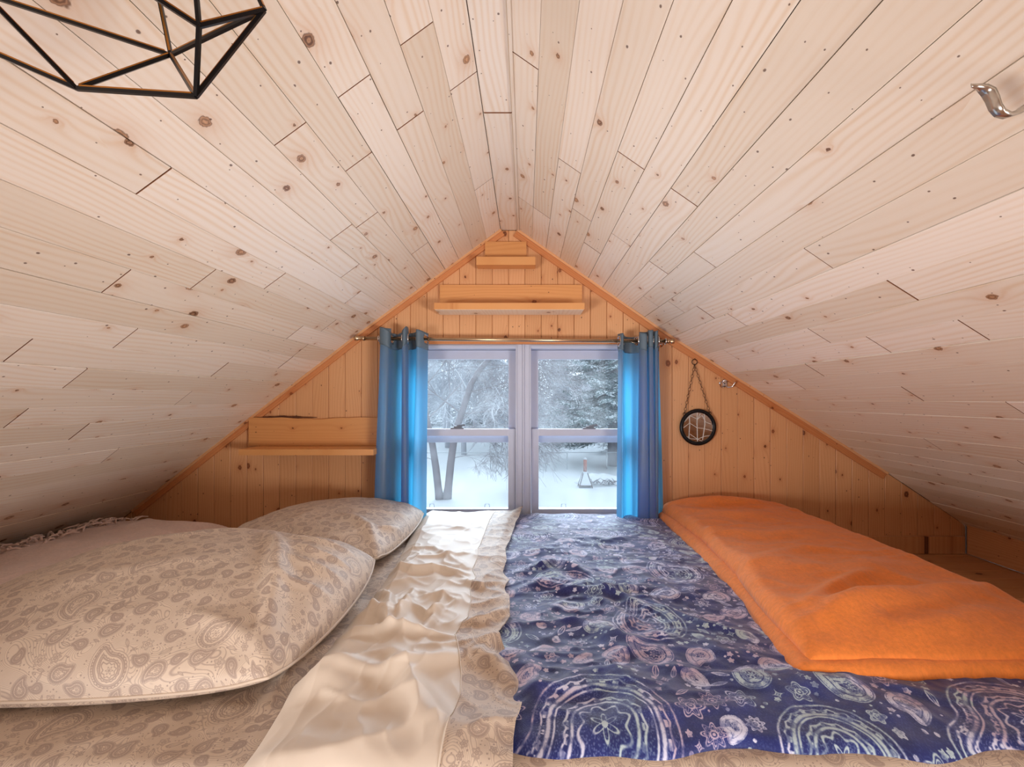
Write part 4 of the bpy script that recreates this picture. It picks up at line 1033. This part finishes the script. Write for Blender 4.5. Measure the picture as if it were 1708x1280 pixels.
# the spruce behind the right sash
sp = Vector((4.55, 25.0, ghf(4.55, 25)-.05))
st_ = empty('spruce_tree', sp, label='tall dark spruce with snow on its boughs, right half of the window', cat='tree')
m = MB(); m.tube([(0, 0, 0), (.02, 0, 4), (0, .05, 9), (0, 0, 13.5)], [.30, .25, .15, .03], 10); m.obj('trunk', M_TRUNK, st_, True)
V = []; Fc = []; rr = random.Random(9)
def tri(a, b, c):
    k = len(V); V.extend((a, b, c)); Fc.append((k, k+1, k+2))
bm_ = MB()
z = 1.85
while z < 13:
    reach = 4.35*(1-(z/13.6)**1.15)+.25; nb = 11 if z < 8 else 8
    for k in range(nb):
        az = rr.uniform(0, 6.283); R_ = reach*rr.uniform(.72, 1.08); dirv = Vector((math.cos(az), math.sin(az), 0)); sidev = Vector((-dirv.y, dirv.x, 0))
        zb = z+rr.uniform(-.18, .18); pts = []
        for i in range(9):
            t = i/8; pts.append(Vector((0, 0, zb))+dirv*R_*t+Vector((0, 0, (-.34*t+.22*t*t*t-.05)*R_*.9))+sidev*rr.uniform(-.04, .04))
        bm_.tube(pts[::2], [.035, .028, .02, .014, .008], 4, False)
        nt = int(9+R_*7)
        for j in range(nt):
            t = .15+.85*(j+rr.random())/nt; i = min(int(t*8), 7); b0 = pts[i].lerp(pts[i+1], t*8-i)
            for s in (-1, 1):
                L = (.25+.62*(1-t)**.7*min(1, t*3))*rr.uniform(.7, 1.2)*min(1, R_/2.2+.25)
                tw = (sidev*s*1.0+dirv*.75+Vector((0, 0, rr.uniform(-.55, .05)))).normalized(); e = b0+tw*L
                n_ = 7
                for q in range(n_):
                    c0 = b0.lerp(e, q/n_); c1 = b0.lerp(e, (q+1.25)/n_); wv = Vector((rr.gauss(0, 1), rr.gauss(0, 1), rr.gauss(0, .6))).normalized()*.055
                    tri(c0+wv, c0-wv, c1); 
    z += .34+.012*z
o = mesh_obj('foliage', V, Fc, M_NEEDLE, st_, kind='stuff'); bm_.obj('boughs', M_TRUNK, st_)
# fence with its posts
fe = empty('yard_fence', gpt(700, 782), label='low chain-link fence line across the snowy yard', cat='fence')
fb = Vector(fe.location); yb = fb.y
post_px = (560, 629, 692, 755, 818, 884, 946, 1013, 1075, 1140, 1205)
tops = []
for px in post_px:
    p0 = Vector(((px-VX)/F*yb, yb+.02*(px-700)*.02, ghf((px-VX)/F*yb, yb)-.2)); p1 = Vector((p0.x, p0.y, P(px, 755.5, yb).z)); tops.append(p1)
    m = MB(); m.tube([p0-fb, p1-fb], .032, 8); m.obj('post', plain('galvanised_post', (.28, .31, .33, 1), .5, .3) if px == 560 else bpy.data.materials['galvanised_post'], fe, True)
m = MB(); m.tube([t-fb for t in tops], .018, 6); m.obj('top_rail', bpy.data.materials['galvanised_post'], fe)
m = MB()
zlo = GZ+.12
for k in range(0, 150):
    f = k/149; xx = tops[0].x+(tops[-1].x-tops[0].x)*f; h_ = tops[0].z-zlo
    m.tube([Vector((xx, yb, zlo))-fb, Vector((xx+h_, yb, zlo+h_))-fb], .0022, 3, False); m.tube([Vector((xx+h_, yb, zlo))-fb, Vector((xx, yb, zlo+h_))-fb], .0022, 3, False)
m.obj('wire_mesh', bpy.data.materials['galvanised_post'], fe, kind='stuff')
# outdoor fireplace: sloped steel hood on legs with a brick-red flue
hp_ = gpt(976, 813); ch = empty('outdoor_fireplace', hp_, label='outdoor fireplace with sloped grey hood and rusty red flue in the snow', cat='fireplace')
sc_ = hp_.y/F
m = MB(); w0, w1 = 10*sc_, 3.6*sc_; z0, z1 = 4*sc_, 24*sc_
m.add([(-w0, -w0, z0), (w0, -w0, z0), (w0, w0, z0), (-w0, w0, z0), (-w1, -w1, z1), (w1, -w1, z1), (w1, w1, z1), (-w1, w1, z1)], [(0, 3, 2, 1), (4, 5, 6, 7), (0, 1, 5, 4), (1, 2, 6, 5), (2, 3, 7, 6), (3, 0, 4, 7)])
m.obj('hood', snowy('weathered_hood', (.30, .33, .37, 1), .72, .3), ch)
fm = MB()
cs = [Vector((sx*w0, sy*w0, z0)) for sx, sy in ((-1, -1), (1, -1), (1, 1), (-1, 1))]; ct = [Vector((sx*w1, sy*w1, z1)) for sx, sy in ((-1, -1), (1, -1), (1, 1), (-1, 1))]
for i in range(4):
    fm.tube([cs[i], cs[(i+1) % 4]], .022, 6); fm.tube([cs[i], ct[i]], .020, 6)
fm.obj('frame', plain('dark_iron', (.09, .075, .07, 1), .6, .4), ch)
for c0 in cs:
    m = MB(); m.tube([c0, c0+Vector((c0.x*.1, c0.y*.1, -z0-.05))], .022, 6); m.obj('leg', bpy.data.materials['dark_iron'], ch)
m = MB(); m.tube([(0, 0, z1-.02), (0, 0, 46*sc_)], 2.9*sc_, 14); m.obj('flue', plain('rusty_red_flue', rgb(128, 82, 72), .8, 0, .3, 14), ch, True)
m = MB(); m.tube([(0, 0, z1-.03), (0, 0, z1+.05)], 3.7*sc_, 14); m.obj('collar', M_SNOW, ch, True); m = MB(); m.tube([(0, 0, 46*sc_), (0, 0, 46*sc_+.05), (0, 0, 46*sc_+.09)], [2.9*sc_, 2.2*sc_, .01], 14); m.obj('snow_cap', M_SNOW, ch, True)
# snow-covered brush heap beside it
bp = gpt(1000, 806); br = empty('brush_pile', bp, label='snow-covered brush heap beside the outdoor fireplace', cat='brush pile')
a = np.linspace(0, 1, 40)[None, :]; b = np.linspace(0, 2*math.pi, 60)[:, None]
rad = np.sqrt(a)*1.0; xx = rad*np.cos(b)*1.05; yy_ = rad*np.sin(b)*.75; zz = .40*(1-a)**.6*(.7+.6*fbm(xx*2.2+5, yy_*2.2, 95))-.02
grid('snow_mound', xx, yy_, zz, M_SNOW, br)
m = MB(); rr = random.Random(15)
for k in range(70):
    q = Vector((rr.uniform(-.9, .55), -.72+rr.uniform(-.15, .12), rr.uniform(.05, .24))); d = Vector((rr.uniform(-.25, .25), -.12, rr.uniform(-.10, .16)))
    m.tube([q, q+d*.5, q+d+Vector((0, 0, .02))], [.018, .014, .006], 4)
m.obj('twigs', M_TRUNK, br, kind='stuff')
# woods beyond the fence
rr = random.Random(21); protos = []
for s in range(3):
    m = MB(); m.tube([(0, 0, -.3), (.05, 0, 2), (.1, .1, 5), (0, 0, 8.5)], [.20, .17, .11, .05], 6)
    tr = MB()
    for k in range(13):
        zz = rr.uniform(1.0, 8); az = rr.uniform(0, 6.28)
        branchy(tr, Vector((0, 0, zz)), Vector((math.cos(az), math.sin(az), rr.uniform(.3, 1.1))), 3.2*(1-zz/14), .06, 3, rr, .0, .8, 3, (3, 4), .012)
    protos.append((m, tr))
made = {}
spots = [(-7.5, 30), (-5.4, 33), (-3.8, 29.5), (-2.2, 34), (-.9, 30.5), (-6.4, 38), (-4.2, 40), (-1.5, 41), (.6, 38), (2.2, 33), (5.5, 36), (7.4, 42)]
ORD = ['leftmost', 'second', 'third', 'fourth', 'fifth', 'sixth', 'seventh', 'eighth', 'ninth', 'tenth', 'eleventh', 'twelfth', 'thirteenth', 'fourteenth']
def ordinal(i, pts, what):
    k = sorted(range(len(pts)), key=lambda j: pts[j][0]/pts[j][1]).index(i)
    return (ORD[k]+' of the ' if k == 0 else ORD[k]+' from the left of the ')+what
for i, (x_, y_) in enumerate(spots):
    s = i % 3; z_ = ghf(x_, y_)
    e = empty('bare_tree', (x_, y_, z_), label=ordinal(i, spots, 'bare twiggy trees beyond the yard fence'), cat='tree', group='bare trees beyond the fence')
    e.rotation_euler = (0, 0, rr.uniform(0, 6.28)); k = rr.uniform(.85, 1.15); e.scale = (k, k, k)
    if s not in made:
        made[s] = (protos[s][0].obj('trunk', M_FARHAZE, e, True), protos[s][1].obj('branches', M_FARHAZE, e))
    else:
        for q in made[s]: put(q.copy(), e)
# distant firs
fir_proto = None
firs = [(-6.5, 50, 1.0), (-3.9, 52, 1.25), (-1.7, 55, .95), (.9, 50, .8), (-9.6, 50, 1.2), (3.2, 52, 1.2), (6.2, 48, 1.3), (9.2, 50, 1.2), (4.7, 60, 1.3), (5.9, 30, .8)]
for i, (x_, y_, k) in enumerate(firs):
    e = empty('fir_tree', (x_, y_, ghf(x_, y_)), label=ordinal(i, firs, 'hazy snow-laden firs at the far edge of the yard'), cat='tree', group='distant firs'); e.scale = (k, k, k); e.rotation_euler = (0, 0, i*1.7)
    if fir_proto is None:
        V = []; Fc = []; zz = .6
        while zz < 8.6:
            R_ = 2.5*(1-zz/9)+.2
            for q in range(26):
                az = rr.uniform(0, 6.28); d = Vector((math.cos(az), math.sin(az), 0)); s = Vector((-d.y, d.x, 0)); L = R_*rr.uniform(.6, 1.1)
                p0 = Vector((0, 0, zz+rr.uniform(-.2, .2))); e1 = p0+d*L+Vector((0, 0, -.35*L))
                for h_ in (.25, .45, .65, .85):
                    c0 = p0.lerp(e1, h_); w_ = .34*(1.1-h_)*L+.05
                    tri(c0+s*w_*.2, c0-s*w_*.2, c0+d*L*.16+s*w_-Vector((0, 0, .18))); tri(c0+s*w_*.2, c0-s*w_*.2, c0+d*L*.16-s*w_-Vector((0, 0, .18))); tri(c0+s*.1, c0-s*.1, c0+d*L*.3-Vector((0, 0, .1)))
            zz += .42
        m = MB(); m.tube([(0, 0, -.3), (0, 0, 4.5), (0, 0, 9.2)], [.16, .1, .02], 6)
        fir_proto = (m.obj('trunk', M_FARHAZE, e, True), mesh_obj('foliage', V, Fc, M_FIRHAZE, e, kind='stuff'))
    else:
        for q in fir_proto: put(q.copy(), e)
# a neighbour's snowy roof between the trees
hs = empty('neighbour_house', (-1.0, 47, ghf(-1, 47)+.1), label='pale house with a snow-covered roof far behind the bare trees', cat='house')
m = MB(); m.box((-2.4, -2, -.5), (2.4, 2, 1.7)); m.obj('walls', plain('pale_siding', (.5, .52, .55, 1), .8), hs)
m = MB(); m.add([(-2.8, -2.4, 1.6), (2.8, -2.4, 1.6), (2.8, 2.4, 1.6), (-2.8, 2.4, 1.6), (-2.8, 0, 3.3), (2.8, 0, 3.3)], [(0, 1, 5, 4), (2, 3, 4, 5), (0, 4, 3), (1, 2, 5), (0, 3, 2, 1)]); m.obj('roof', M_SNOW, hs)
m = MB()
for xx in (-1.3, 1.2): 
    m = MB(); m.box((xx-.4, -2.05, .2), (xx+.4, -1.98, 1.1), .01); m.obj('window', plain('dark_pane', (.2, .23, .27, 1), .2), hs)
